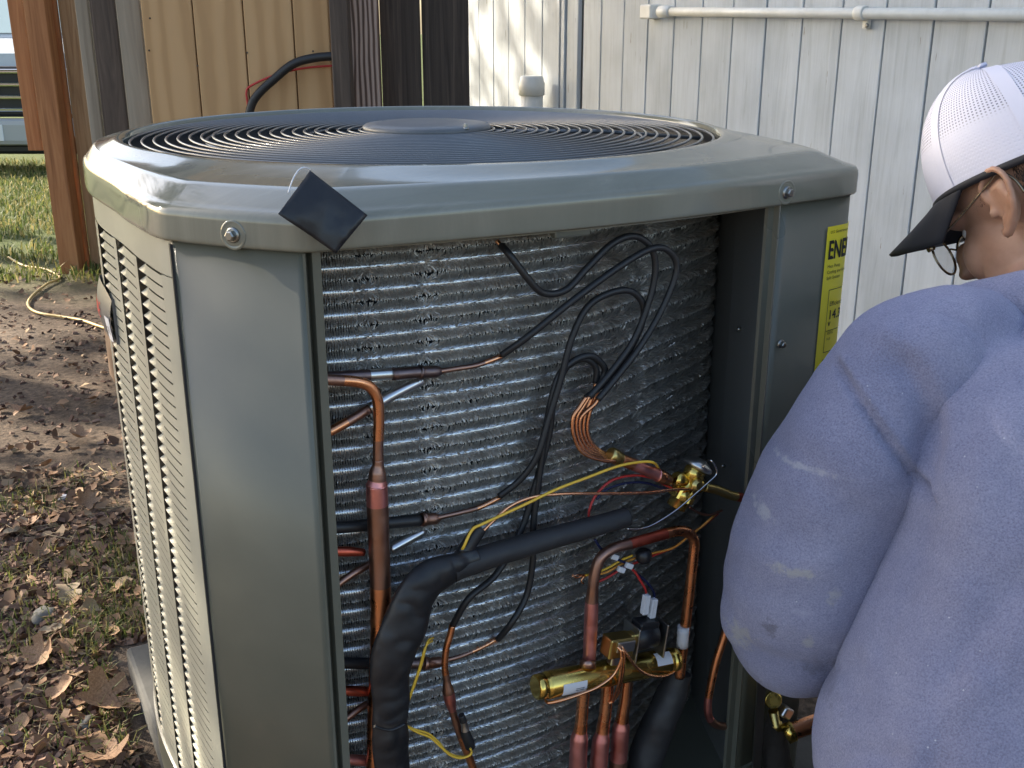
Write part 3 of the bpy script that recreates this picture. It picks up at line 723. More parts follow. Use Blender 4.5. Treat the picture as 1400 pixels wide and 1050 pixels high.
# ---- sheet helper along the plan
def strip(i0, i1, z0, z1, d, mats, name, parent=None, th=.0015):
    idx = list(range(i0, i1+1)) if i1 >= i0 else list(range(i0, NP))+list(range(0, i1+1))
    Q = inset(d); R_ = inset(d+th); mb = MB(); n = len(idx)
    vs = [U(*Q[i], z0) for i in idx]+[U(*Q[i], z1) for i in idx]+[U(*R_[i], z0) for i in idx]+[U(*R_[i], z1) for i in idx]
    fs = []
    for k in range(n-1): fs += [(k, k+1, n+k+1, n+k), (2*n+k+1, 2*n+k, 3*n+k, 3*n+k+1), (n+k, n+k+1, 3*n+k+1, 3*n+k), (k+1, k, 2*n+k, 2*n+k+1)]
    fs += [(0, n, 3*n, 2*n), (n-1, 3*n-1, 4*n-1, 2*n-1)]
    mb.add(vs, fs, 0, False); mb.sm = [len(set(f) & set(range(2*n))) == 4 for f in mb.f]
    return mb.build(name, mats, parent or unit)
DIN = .007
# corner panel A..E with its folded flange
iE = iB
cpn = strip(iA, iE, -.02, .7955, DIN, M['enamel'], 'corner_panel')
Q = inset(DIN); e = Q[iE]
fl = MB(); dch = np.array((.94,.20)); dch /= np.linalg.norm(dch)
pf = [e, e+np.array((.0025,.0005)), e+np.array((.0035,-.014)), e+np.array((.0085,-.0145)), e+np.array((.0095,-.001)), e+np.array((.0175,.0005)), e+np.array((.0182,-.012)), e+np.array((.0165,-.012)), e+np.array((.0160,-.003)), e+np.array((.0105,-.004)), e+np.array((.0095,-.017)), e+np.array((.0022,-.0165)), e+np.array((.001,-.003))]
n = len(pf); vs = [U(*p, -.02) for p in pf]+[U(*p, .7925) for p in pf]
fl.add(vs, [(k, (k+1) % n, n+(k+1) % n, n+k) for k in range(n)]+[tuple(range(n, 2*n))]); part('flange', fl, M['enamel'], cpn)
# seam between louvers and corner panel
mb = MB(); mb.box(U(PL[iA][0]+.010, PL[iA][1]-.006, .38), (.010, .010, .82)); part('seam_gap', mb, M['dark'], cpn)

# ---- louvered side: bands, mullions, slats
lv_d = DIN
i_end = seg_idx((-.05,-.46)); 
idx_side = []; i = iA
while True:
    idx_side.append(i)
    if i == i_end: break
    i = (i-1) % NP
Qs = inset(lv_d); SP_ = np.array([Qs[i] for i in idx_side]); SP_[0] = SP_[0]+(SP_[1]-SP_[0])*.12
cum = np.concatenate([[0], np.cumsum(np.linalg.norm(np.diff(SP_, axis=0), axis=1))])
def side(u):
    u = min(max(u, 0), cum[-1]-1e-6); return np.array([np.interp(u, cum, SP_[:, 0]), np.interp(u, cum, SP_[:, 1])])
def side_n(u):
    d = side(u+.004)-side(u-.004); d /= np.linalg.norm(d); n_ = np.array([-d[1], d[0]]); return n_*np.sign(np.dot(n_, side(u)))
def sheet(mb, u0, u1, z0, z1, off0=0, off1=None, n=6, mi=0):
    off1 = off0 if off1 is None else off1; vs = []
    for k in range(n+1):
        u = u0+(u1-u0)*k/n; p = side(u); nn_ = side_n(u); vs += [U(*(p+nn_*off0), z0), U(*(p+nn_*off1), z1)]
    mb.add(vs, [(2*k, 2*k+1, 2*k+3, 2*k+2) for k in range(n)], mi, True)
MULL = [.0, .022]; COLW = .100; BAND = .016
cols = []; u = .026
while u+COLW < cum[-1]: cols.append((u, u+COLW)); u += COLW+BAND
lp = MB(); ZL0, ZL1 = .0, .755
sheet(lp, 0, cum[-1], ZL1, .7955, 0, n=60); sheet(lp, 0, cum[-1], -.02, ZL0, 0, n=60)
ue = [0]+[q for c_ in cols for q in c_]+[cum[-1]]
for k in range(0, len(ue), 2): sheet(lp, ue[k], ue[k+1], ZL0, ZL1, .0015, n=4)
lpo = part('louver_panel', lp, M['louver_lit'])
mb = MB(); sheet(mb, 0, cum[-1], -.01, .79, -.030, n=60); part('louver_backing', mb, M['dark'], lpo)
NS = 57; dz = (ZL1-ZL0)/NS
def slat_mesh(c0, c1):
    mb = MB(); n = 9; vs = []
    z0 = -dz*.5; z1 = dz*.5
    for k in range(n+1):
        w = k/n; u = c0+(c1-c0)*w; p = side(u); nn_ = side_n(u)
        open_ = min(1, max(0, (w-.64)/.36))          # flush near the corner, gaping at the far end
        lo = .0006; hi = .0002-.010*open_; zt_ = z1-dz*.20-dz*.36*open_
        vs += [U(*(p+nn_*hi), zt_+PAD_Z+dz*.02), U(*(p+nn_*(lo*.55+hi*.45)), (z0+zt_)*.5+PAD_Z), U(*(p+nn_*lo), z0+PAD_Z), U(*(p+nn_*(lo-.0012)), z0+PAD_Z)]
    fs = []
    for k in range(n):
        for j in range(3): fs.append((4*k+j, 4*k+j+1, 4*k+5+j, 4*k+4+j))
    mb.add(vs, fs, 0, False); return mb.mesh('slat', M['louver_lit'])
for ci, (c0, c1) in enumerate(cols):
    if ci < 5:
        me = slat_mesh(c0, c1)
        for k in range(NS):
            o = bpy.data.objects.new('slat', me); COL.objects.link(o); o.parent = lpo; o.location = (0, 0, ZL0+dz*(k+.5)-PAD_Z)
    else:
        base = slat_mesh(c0, c1); mb = MB(); bv = [tuple(v_.co) for v_ in base.vertices]; bf = [tuple(p_.vertices) for p_ in base.polygons]
        for k in range(NS): mb.add([(a, b_, c_+ZL0+dz*(k+.5)-PAD_Z) for a, b_, c_ in bv], bf, 0, True)
        o = mb.build('slats_round_the_back', M['louver_lit'], lpo); o['kind'] = 'stuff'
# ---- back and right side: plain wrapped sheet
iC = seg_idx((.262,.4475)); iD2 = i_end
strip(iC, iD2, -.02, .7955, DIN, M['enamel'], 'side_panel')
# flange at the right of the opening, dark inner wall
c_ = inset(DIN)[iC]
fr = MB(); pf = [c_, c_+np.array((-.004,.002)), c_+np.array((-.007,-.004)), c_+np.array((-.016,-.0035)), c_+np.array((-.018,-.007)), c_+np.array((-.006,-.0085)), c_+np.array((-.001,-.006))]
n = len(pf); vs = [U(*p, PAD_Z+.01) for p in pf]+[U(*p, .7945) for p in pf]
fr.add(vs, [(k, (k+1) % n, n+(k+1) % n, n+k) for k in range(n)]); part('flange', fr, M['enamel'])
iw = MB(); pw = [c_+np.array((-.014,-.0075)), c_+np.array((.006,-.06)), np.array((.284,.335)), np.array((.318,.262)), np.array((.395,.12)), np.array((.40,-.05))]
n = len(pw); vs = [U(*p, PAD_Z+.01) for p in pw]+[U(*p, .793) for p in pw]; iw.add(vs, [(k, k+1, n+k+1, n+k) for k in range(n-1)], 0, False)
m = M['inner'] = mat('inner_wall_enamel', (.12,.128,.128), .42); iwo = part('inner_wall', iw, M['inner'])
for k, (x, y) in enumerate(((1010,450),(1028,463),(1026,492),(1024,521),(1010,541),(1009,558),(1042,556),(1040,574),(1001,634),(988,637))):
    s_, t_, z_ = None, None, None; p = P(x, y, .405 if x > 1015 else .375); mb = MB(); mb.lathe(p, (-1,-.3,0), [(-.002,.0035),(.0015,.003),(.003,.0012)], 8); part('screw', mb, M['screw'], iwo)
screw(P(1067, 470, .443), (0, -1, 0), .004)
# bottom strip of bright metal under the flange
mb = MB(); pa, pb = P(1042, 930, .452), P(1032, 1100, .452); w_ = Vector((.0075,0,0))
mb.add([pa-w_, pa+w_, pb+w_, pb-w_, pa-w_+Vector((0,.003,0)), pa+w_+Vector((0,.003,0)), pb+w_+Vector((0,.003,0)), pb-w_+Vector((0,.003,0))], [(0,1,2,3),(0,4,5,1),(1,5,6,2),(3,7,4,0)]); part('edge_strip', mb, M['steel'])

# ---- coil: spine-fin tubes
coil_pts = [(-.415,.24),(-.385,.315),(-.335,.363),(-.27,.386),(-.16,.399),(-.05,.399),(.03,.388),(.10,.360),(.17,.325),(.242,.296),(.305,.258),(.36,.18),(.38,.05)]
CC = cr(coil_pts, 30); ccum = np.concatenate([[0], np.cumsum(np.linalg.norm(np.diff(CC, axis=0), axis=1))])
co = MB()
Qc = CC*.965
n = len(Qc); co.add([U(*p, -.03) for p in Qc]+[U(*p, .795) for p in Qc], [(k, k+1, n+k+1, n+k) for k in range(n-1)]); coil = part('coil', co, M['dark'])
PIT = .0247
def row_mesh(seed):
    q = np.random.default_rng(seed); step = .0027; us = np.arange(0, ccum[-1], step); K = 27
    px_ = np.interp(us, ccum, CC[:, 0]); py_ = np.interp(us, ccum, CC[:, 1])
    tx = np.gradient(px_); ty = np.gradient(py_); ln = np.hypot(tx, ty); tx /= ln; ty /= ln
    nx_, ny_ = -ty, tx; sg = np.sign(nx_*px_+ny_*py_); nx_ *= sg; ny_ *= sg
    V = []; Fc = []; b = 0
    # disturbed bands where the wrap changes
    dist_u = [np.interp(s0, CC[:, 0], ccum) for s0 in (-.245, -.183, -.02, .12)]
    lean = np.zeros(len(us)); mess = np.full(len(us), .06)
    for du, am in zip(dist_u, (1, 1.2, .4, .6)):
        g_ = np.exp(-((us-du)/.011)**2); lean += am*g_*np.clip((us-du)/.007, -1, 1)*1.0; mess += .55*g_*am
    mess += .10*np.clip((us-np.interp(-.18, CC[:, 0], ccum))/.1, 0, 1)
    for k in range(3):
        du = q.uniform(.1, ccum[-1]); mess += .6*np.exp(-((us-du)/.012)**2)
    for j in range(len(us)):
        c0 = np.array((px_[j], -py_[j], 0)); T = np.array((tx[j], -ty[j], 0)); Nn = np.array((nx_[j], -ny_[j], 0)); Zv = np.array((0, 0, 1.))
        th = np.linspace(-1.75, 1.75, K)+q.normal(size=K)*.03
        for a in th:
            rd = math.cos(a)*Nn+math.sin(a)*Zv; tg = -math.sin(a)*Nn+math.cos(a)*Zv
            tip = rd+T*(lean[j]+q.normal()*mess[j])+tg*q.normal()*mess[j]*.35; tip /= np.linalg.norm(tip)
            L_ = .0126*q.uniform(.90, 1.03); w1 = T*(.00056+.0001*q.normal())+tg*q.normal()*.00025; p0 = c0+rd*.0062; p1 = c0+rd*.0062+tip*(L_-.0062)
            V += [p0-w1*1.2, p0+w1*1.2, p1+w1*.8, p1-w1*.8]; Fc.append((b, b+1, b+2, b+3)); b += 4
    me = bpy.data.meshes.new('coil_row'); V = np.array(V); me.vertices.add(len(V)); me.vertices.foreach_set('co', V.ravel())
    nf = len(Fc); me.loops.add(nf*4); me.loops.foreach_set('vertex_index', np.array(Fc).ravel()); me.polygons.add(nf)
    me.polygons.foreach_set('loop_start', np.arange(nf)*4); me.update(calc_edges=True)
    # the bare tube inside
    me.materials.append(M['alu']); return me
row_vars = [row_mesh(k) for k in range(5)]
for k in range(33):
    o = bpy.data.objects.new('coil_row', row_vars[(k*3+k//5) % 5]); COL.objects.link(o); o.parent = coil
    o.location = (0, 0, .7865-k*PIT-PAD_Z)
tb = MB()
for k in range(33): tb.tube([U(*p, .7865-k*PIT) for p in CC[::10]], .0064, 8, cap=False)
part('coil_tubes', tb, M['alu_tube'], coil)
# ---- refrigerant pipework, joint by joint
def pipe(name, conv, pts, t, r, mats, mi=0, parent=None, n=6, seg=12, cap=True, flat=None, up=None, wob=0):
    pp = path(conv, pts, t, n); N_ = len(pp)
    if not np.isscalar(r): r = np.interp(np.linspace(0, 1, N_), np.linspace(0, 1, len(r)), r)
    if not np.isscalar(mi): mi = [mi[min(int(k/(N_-1)*len(mi)), len(mi)-1)] for k in range(N_)]
    mb = MB(); mb.tube(pp, r, seg, mi, cap, flat, up)
    if wob: mb.v = [tuple(Vector(q)+Vector((mnoise.noise(Vector(q)*26), mnoise.noise(Vector(q)*26+Vector((5,2,1)))-abs(mnoise.noise(Vector(q)*48)), 0))*wob) for q in mb.v]
    return part(name, mb, mats, parent)
CU, CB, CF, CD, CR_, SB = M['copper'], M['copper_bright'], M['copper_flux'], M['copper_dull'], M['copper_red'], M['steel_brown']
T0 = .428
# header
hd = pipe('header_pipe', None, [(515,662),(516,690),(518,740),(520,800),(521,860),(518,930),(515,1000),(514,1120)], T0, [.0115,.0117,.0115,.0115,.0118,.0115,.0112,.0112], [CF,CD,CU], [0,1,1,2,2,2,2], n=8, seg=20)
pipe('braze_joint', None, [(517,628),(517,636),(516,645),(516,651),(516,656),(515,664)], T0, [.0058,.0062,.0088,.0093,.0093,.0118], [CD,CF], [0,0,0,0,1], hd, 4, 18)
pipe('header_elbow', None, [(436,519),(462,520),(488,522),(506,529),(516,546),(518,575),(517,605),(517,632)], T0, .0058, [CD,CU,CD], [0,1,1,1,1,2], hd, 8, 16)
# distributor branches
br = pipe('branch_tube', None, [(436,517,.405),(470,515,.405),(505,513,.405),(535,511,.406),(560,510,.407)], .405, .0064, [SB,M['steel'],SB], [0,0,1,0], seg=14)
pipe('branch_fitting', None, [(536,512),(572,509),(573,509),(577,509),(578,509),(596,508),(604,507)], .409, [.0065,.0065,.008,.008,.0068,.0066,.0036], [SB], 0, br, 3, 14)
pipe('capillary_tube', None, [(600,508),(625,504),(650,500),(668,494),(686,487)], .411, .0030, [CD,CB], [0,0,1], br, 6, 8)
pipe('crossover_tube', None, [(448,592,.412),(475,577,.41),(505,559,.408)], .41, .0052, [CU,CD], [0,1], br, 4, 12)
pipe('crossover_tube', None, [(505,559,.408),(530,544,.406),(556,530,.404),(578,519,.40)], .405, .0058, [M['alu_tube']], 0, br, 4, 12)
br = pipe('branch_tube', None, [(445,722,.402),(480,720,.402),(520,716,.402),(575,711,.404)], .402, .0066, [M['rubber'],M['rubber'],SB], [0,0,1], seg=14)
pipe('branch_fitting', None, [(576,711),(577,711),(581,710),(582,710),(595,709),(602,707)], .406, [.0066,.0080,.0080,.0068,.0066,.0034], [CD], 0, br, 3, 14)
pipe('capillary_tube', None, [(598,708),(625,702),(652,695),(670,687),(685,679)], .409, .0030, [CD,CB], [0,1], br, 6, 8)
pipe('stub_tube', None, [(450,754),(475,754),(498,755)], .414, [.0052,.0056,.004], [CR_], 0, br, 4, 12)
pipe('crossover_tube', None, [(450,808,.412),(480,786,.41),(508,770,.405)], .41, .0042, [CD], 0, br, 4, 10)
pipe('crossover_tube', None, [(533,752,.404),(556,739,.402),(580,726,.398)], .402, .0058, [M['alu_tube']], 0, br, 4, 12)
br = pipe('branch_tube', None, [(455,906,.40),(500,907,.402),(550,907,.404),(578,907,.405)], .40, .0066, [M['rubber'],SB], [0,1], seg=14)
pipe('branch_fitting', None, [(578,907),(579,907),(583,907),(584,907),(600,905),(607,903)], .408, [.0066,.0082,.0082,.0068,.0066,.0034], [CD], 0, br, 3, 14)
pipe('capillary_tube', None, [(604,904),(630,897),(660,884),(681,872)], .409, .0030, [CD,CB], [0,1], br, 6, 8)
pipe('stub_tube', None, [(460,944),(490,945),(512,946)], .414, [.0056,.006,.0045], [CR_], 0, br, 4, 12)
pipe('crossover_tube', None, [(470,985,.412),(490,970,.41),(512,957,.405)], .41, .0042, [CD], 0, br, 4, 10)
pipe('stub_tube', None, [(468,1038),(500,1040),(512,1040)], .412, [.0062,.0066,.006], [CF], 0, br, 4, 12)

# capillaries in black sleeves
def cap_tube(pts, t, conv=Z1, r=.0040):
    return pipe('capillary_sleeve', conv, pts, t, r, [M['rubber']], 0, None, 7, 8)
ta = cap_tube([(616,86,.415),(645,118,.43),(700,190),(755,243),(830,232),(900,160),(980,82),(1050,55),(1105,85),(1125,150),(1110,250),(1058,390),(985,495),(905,588)], .436)
pipe('capillary_tip', Z1, [(601,70,.41),(617,88,.415)], .41, .0026, [CB], 0, ta)
cap_tube([(618,448,.415),(700,390,.43),(850,270),(1000,160),(1110,97),(1170,105),(1195,165),(1150,290),(1080,412),(1010,505),(935,595)], .441)
cap_tube([(610,914,.412),(680,858,.422),(735,780),(772,660),(812,530),(850,390),(900,290),(970,245),(1040,236),(1083,278),(1080,345),(1032,445),(960,535),(895,590)], .430)
cap_tube([(605,1386,.415),(650,1332,.43),(700,1240),(720,1130),(722,1010),(738,880),(765,680),(800,530),(850,470),(910,450),(950,478),(957,508),(935,552)], .425)
cap_tube([(455,1342,.424),(510,1250,.436),(600,1170,.43),(680,1030),(722,900),(772,720),(790,590),(830,490),(890,460),(928,488),(928,540)], .422)
pipe('liquid_line', Z2, [(455,520),(448,550),(434,600),(430,655),(436,700),(441,735),(448,770),(455,800),(470,850),(488,900),(508,950),(530,1010),(560,1100)], .428, [.0040,.0040,.0040,.0040,.0042,.0072,.0070,.0046,.0048,.0050,.0050,.0050,.0050], [CU,CD,CF,CD,CU,CU], [0,0,1,2,3,4,5], n=6)
# bare copper bundle into the distributor
for k in range(5):
    o_ = k*20; d_ = (k-2)*.004
    pipe('distributor_tube', Z1, [((936,552),(929,542),(936,594),(906,586),(896,588))[k],((930,575),(918,580),(922,612),(890,612),(876,618))[k],(903-o_*.62,655),(902-o_*.58,712),(926-o_*.5,752+o_*.22),(965-o_*.12,776+o_*.24),(992,788+(k-2)*4)], .436+d_, .0027, [CB,CU], [1,0,0], n=7, seg=8)
ds = pipe('distributor', Z1, [(974,773),(978,775),(998,786),(1000,787),(1008,791),(1010,792)], .438, [.0066,.0092,.0092,.0085,.0085,.0075], [M['brass_dull']], n=2, seg=14)
pipe('liquid_pipe', Z1, [(1004,789),(1050,808),(1100,828),(1128,842),(1131,843),(1150,852),(1172,862)], .438, [.0072,.0074,.0074,.0074,.0085,.0085,.0066], [CU,CF,CU,CD], [0,1,1,1,2,3], ds, 3, 14)
# thermostatic expansion valve
def PZ(x, y, t, conv=Z1): return P(*conv(x, y), t)
c0 = PZ(1236, 868, .438); axv = (PZ(1272, 812, .438)-PZ(1205, 935, .438)).normalized(); axh = (PZ(1290, 885, .438)-PZ(1180, 852, .438)).normalized()
ev = MB(); ev.lathe(c0, axv, [(-.036,.010),(-.035,.0125),(-.024,.0125),(-.0235,.0155),(-.010,.0155),(-.0095,.0115),(.006,.0115),(.0065,.0135),(.018,.0135),(.019,.012)], 24)
evo = part('expansion_valve', ev, M['brass'])
mb = MB(); mb.lathe(c0-axv*.0235, axv, [(0,.0168),(.0135,.0168)], 6, 0, False); part('hex_nut', mb, M['brass'], evo)
mb = MB(); mb.lathe(c0+axv*.019, axv, [(0,.011),(.001,.0185),(.004,.0195),(.007,.0185),(.011,.012),(.014,.006)], 26); part('power_head', mb, M['steel'], evo)
mb = MB(); mb.lathe(c0-axh*.026, axh, [(0,.0065),(.004,.0095),(.010,.0100),(.016,.0085),(.034,.0085),(.040,.0095),(.046,.0095),(.047,.0062)], 16); part('union_body', mb, M['brass'], evo)
mb = MB(); mb.lathe(c0+Vector((.001,-.010,.001)), (0,-1,.15), [(0,.008),(.006,.008),(.007,.0055),(.010,.005)], 16); part('side_port', mb, M['brass_dull'], evo)
pipe('outlet_pipe', Z1, [(1285,882),(1330,893),(1372,910),(1400,916),(1470,930,.41)], .436, .0062, [M['brass_dull'],CR_], [0,0,1], evo, 4, 12)
pipe('equalizer_tube', Z1, [(1235,948),(1268,968),(1305,975),(1345,960)], .425, .0018, [CD], 0, evo, 5, 6)
pipe('bright_capillary', Z1, [(1283,815),(1292,798,.44),(1308,795),(1324,818),(1326,842),(1300,868),(1250,912),(1190,962),(1120,1006),(1075,1021),(1032,1021)], .458, .0011, [M['chrome_wire']], 0, evo, 7, 6)
pipe('bulb_tube', Z1, [(1250,890,.452),(1180,892),(1100,902),(950,905),(850,905),(750,911),(690,925),(640,950),(600,985),(565,1020),(552,1035)], .452, .0019, [CB], 0, evo, 6, 8)
# wires
def wire(name, conv, pts, t, r, mt, parent=None): return pipe(name, conv, pts, t, r, [mt], 0, parent, 6, 6)
wire('yellow_wire', Z1, [(1135,822,.43),(1120,803),(1080,800),(1000,815),(900,852),(800,890),(700,938),(620,975),(555,1005),(520,1025),(490,1085),(470,1115,.43)], .455, .0017, M['w_yellow'])
yw = wire('yellow_wire', Z2, [(392,560,.43),(372,575),(352,650),(330,715),(310,770),(298,815),(300,845),(330,862),(375,876),(410,905),(432,932),(465,950),(500,952),(517,940),(514,925)], .452, .0014, M['w_yellow'])
wire('yellow_wire', Z2, [(388,570,.43),(366,590),(346,660),(322,730),(302,782),(294,820),(304,850),(340,872),(380,888),(415,918),(445,945),(480,957),(512,948),(519,935)], .455, .0014, M['w_yellow'], yw)
sn = pipe('temperature_sensor', Z2, [(484,815),(490,832),(495,850),(500,880),(510,905),(514,922)], .440, [.004,.0045,.0040,.0062,.0068,.006], [M['rubber'],M['steel'],M['rubber']], [0,1,2,2], None, 4, 10)
wire('red_wire', Z1, [(905,985),(908,955),(930,908),(980,862),(1050,845),(1110,852),(1150,872),(1185,890)], .430, .0017, M['w_red'])
wire('navy_wire', Z1, [(930,925),(960,893),(1020,872),(1080,868),(1130,880),(1170,896)], .426, .0015, M['w_navy'])
wire('red_wire', Z1, [(1332,970,.40),(1290,1005),(1240,1040),(1190,1080),(1140,1100),(1080,1125),(1020,1150),(960,1185),(910,1205)], .424, .0017, M['w_red'])
wire('orange_wire', Z1, [(1330,965,.40),(1310,985),(1270,1020),(1230,1050),(1180,1085),(1100,1105)], .428, .0015, M['w_orange'])
wire('yellow_wire', Z2, [(1050,288),(1010,305),(970,328),(930,345),(895,354)], .432, .0016, M['w_yellow'])
wire('orange_wire', Z2, [(1060,296),(1010,318),(960,345),(910,352),(882,356)], .430, .0016, M['w_orange'])
wire('navy_wire', Z2, [(925,235),(945,265),(985,295),(1030,315),(1060,345),(1095,375),(1120,410),(1122,440)], .434, .0017, M['w_navy'])
wire('red_wire', Z2, [(1030,320),(1055,340),(1075,370),(1092,400),(1096,425)], .438, .0017, M['w_red'])
for pts in ([(895,355),(870,352),(850,358)], [(890,358),(880,372),(888,382)], [(890,352),(866,362),(852,352)]): wire('bare_strand', Z2, pts, .431, .0011, CB)
mb = MB(); mb.lathe(PZ(1083, 268, .44, Z2), (.1,-.2,-1), [(0,.006),(.003,.010),(.012,.0105),(.017,.007)], 16); part('wire_nut', mb, M['w_black'])
for x, y in ((990,293),(1012,335),(1038,322)):
    mb = MB(); mb.bbox(PZ(x, y, .440, Z2), (.011,.005,.007), .001, Matrix.Rotation(.5, 3, 'Y')); part('wire_marker', mb, M['w_white'])
# foam insulated tubing
fs_ = pipe('foam_sleeve', Z2, [(1030,160),(950,184),(800,225),(650,268),(520,308),(450,332)], .452, [.0118,.0122,.0128,.0135,.0145,.016], [M['foam']], 0, None, 12, 28, True, None, None, .0015)
pipe('sleeve_wrap', Z2, [(540,296),(470,322),(400,352),(345,398),(312,460),(285,540),(262,620),(250,700),(248,780),(250,850),(254,930),(256,1060)], .456, [.012,.0165,.0215,.0250,.0265,.0262,.0245,.0215,.0205,.0195,.0205,.021], [M['tape']], 0, fs_, 14, 40, True, .62, None, .0038)
pipe('sleeve_tail', Z2, [(548,196),(520,236),(490,285),(462,330)], .450, [.0078,.0085,.0095,.0095], [M['tape']], 0, fs_, 4, 12)
pipe('zip_tie', Z2, [(198,852),(235,864),(262,862),(298,845)], .480, .0018, [M['w_black']], 0, fs_, 5, 6)
# suction loop
sl = pipe('suction_loop', Z2, [(905,660),(908,600),(911,545),(913,490),(915,440),(919,395),(926,345),(944,297),(985,266),(1040,250),(1100,233),(1160,216),(1205,207),(1238,216),(1253,245),(1249,300),(1238,400),(1226,500),(1214,600),(1205,690)], .446,
     [.0078,.0084,.0086,.0088,.0082,.0068,.0068,.0068,.0068,.0068,.0068,.0068,.0068,.0068,.0068,.0068,.0068,.0068,.0068,.0068], [CU,CF,CD,CD,CR_,CU,CU], [1,1,1,1,2,3,3,3,3,4,4,5,6,6,6,6,6,6,6], None, 6, 18)
pipe('foam_sleeve', Z2, [(1205,672),(1180,740),(1140,830),(1100,940),(1075,1060)], .436, [.0150,.0205,.0225,.0235,.0235], [M['foam']], 0, sl, 12, 28, True, None, None, .003)
pipe('barcode_label', Z2, [(1218,522),(1213,588)], .4465, .0078, [M['paper']], 0, sl, 3, 18)
# reversing valve
a_, b_ = PZ(728, 724, .452, Z2), PZ(1194, 630, .452, Z2); ax = (b_-a_).normalized(); Lr = (b_-a_).length
rv = MB(); rv.lathe(a_, ax, [(0,.0120),(.001,.0150),(.010,.0160),(.0105,.0148),(.014,.0148),(.0145,.0160),(.018,.0168),(Lr-.018,.0168),(Lr-.0145,.0160),(Lr-.014,.0148),(Lr-.0105,.0148),(Lr-.01,.0160),(Lr-.001,.0150),(Lr,.0120)], 32)
rvo = part('reversing_valve', rv, M['brass'])
def on_rv(d, ang_, r=.0169):          # a point on the valve body: distance along, angle from the front upward
    s_ = Vector((0,-1,0)); s_ = (s_-ax*s_.dot(ax)).normalized(); u_ = ax.cross(s_); u_ = u_ if u_.z > 0 else -u_
    return a_+ax*d+(s_*math.cos(ang_)+u_*math.sin(ang_))*r
st_ = MB(); q0 = .030; vs = []
for i in range(7):
    an = -.55+i*.16; vs += [on_rv(q0, an, .0172), on_rv(q0+.034, an, .0172)]
st_.add(vs, [(2*i, 2*i+1, 2*i+3, 2*i+2) for i in range(6)], 0, True); so_ = part('sticker', st_, M['paper'], rvo)
for k in range(2):
    mb = MB(); mb.add([on_rv(q0+.018, -.25+k*.14, .0174), on_rv(q0+.030, -.25+k*.14, .0174), on_rv(q0+.030, -.20+k*.14, .0174), on_rv(q0+.018, -.20+k*.14, .0174)], [(0,1,2,3)]); part('printed_line', mb, M['ink'], rvo)
vs = []
st_ = MB()
for i in range(7):
    an = .35+i*.17; vs += [on_rv(Lr-.042, an, .0173), on_rv(Lr-.018, an+.12*math.sin(i), .0173)]
st_.add(vs, [(2*i, 2*i+1, 2*i+3, 2*i+2) for i in range(6)], 0, True); part('sticker', st_, M['paper'], rvo)
mb = MB(); mb.lathe(PZ(902, 648, .452, Z2), (PZ(905, 600, .446, Z2)-PZ(902, 648, .452, Z2)), [(-.004,.0105),(.004,.0100),(.006,.0088)], 18); part('collar', mb, CD, rvo)
for pts in ([(889,722),(884,790),(880,840),(877,868),(874,890),(872,915),(868,1000),(862,1100)], [(969,702),(962,780),(956,830),(950,870),(946,895),(943,918),(936,1000),(928,1100)], [(1033,688),(1026,760),(1019,805),(1014,835),(1012,855),(1009,880),(1003,960),(990,1100)]):
    pipe('valve_stub', Z2, pts, .446, [.0078,.0078,.0080,.0088,.0112,.0114,.0116,.0116], [CB,CU,CF,CD,CF], [0,0,1,2,2,4,3], rvo, 6, 18)
# solenoid
sc = PZ(1085, 552, .455, Z2); rot_s = Matrix.Rotation(.16, 3, 'Y')
mb = MB(); mb.lathe(sc-Vector((.020,0,-.003)), ax, [(0,.013),(.002,.0175),(.034,.0175),(.038,.012)], 24); mb.bbox(sc+Vector((.002,.0,.014)), (.030,.022,.016), .003, rot_s); sol = part('solenoid', mb, M['w_black'], rvo)
for dx in (-.021, .022):
    mb = MB(); mb.bbox(sc+ax*dx+Vector((0,-.002,-.003)), (.0022,.034,.046), .0008, Matrix.Rotation(math.atan2(-ax.z, ax.x), 3, 'Y')); part('bracket', mb, M['steel'], rvo)
bx = PZ(1000, 583, .462, Z2); mb = MB(); mb.bbox(bx, (.036,.022,.026), .002, rot_s); mb.bbox(bx+Vector((.022,0,.004)), (.014,.014,.014), .002, rot_s); part('pilot_valve', mb, M['brass_dull'], rvo)
mb = MB(); mb.bbox(bx+Vector((.004,-.0125,.003)), (.026,.003,.014), .001, rot_s); part('pilot_plate', mb, M['steel'], rvo)
mb = MB(); mb.bbox(PZ(995, 628, .462, Z2), (.020,.012,.014), .002, rot_s); part('pilot_foot', mb, M['steel'], rvo)
pil = [[(1000,590,.478),(1012,605,.482),(1010,640,.482),(985,685,.480),(935,722,.478),(880,745,.474),(820,765,.470),(775,775,.462),(762,768,.455)],
       [(1006,592,.478),(1022,612,.482),(1020,660,.480),(1012,705,.476),(1005,740,.465),(985,770,.458),(972,775,.455)],
       [(1014,590,.478),(1035,620,.482),(1060,655,.480),(1095,680,.478),(1140,688,.474),(1180,676,.466),(1196,655,.458),(1198,625,.456)],
       [(1010,590,.478),(1014,630,.483),(1010,680,.481),(1000,730,.476),(985,768,.462)]]
for pts in pil: pipe('pilot_tube', Z2, pts, .47, .0019, [CB], 0, rvo, 7, 8)
for x, y in ((1092,450),(1116,462)):
    mb = MB(); mb.bbox(PZ(x, y, .452, Z2), (.0085,.008,.026), .0012, Matrix.Rotation(.12, 3, 'Y')); mb.box(PZ(x, y, .4565, Z2), (.0012,.0012,.024), Matrix.Rotation(.12, 3, 'Y')); part('spade_connector', mb, M['w_white'])
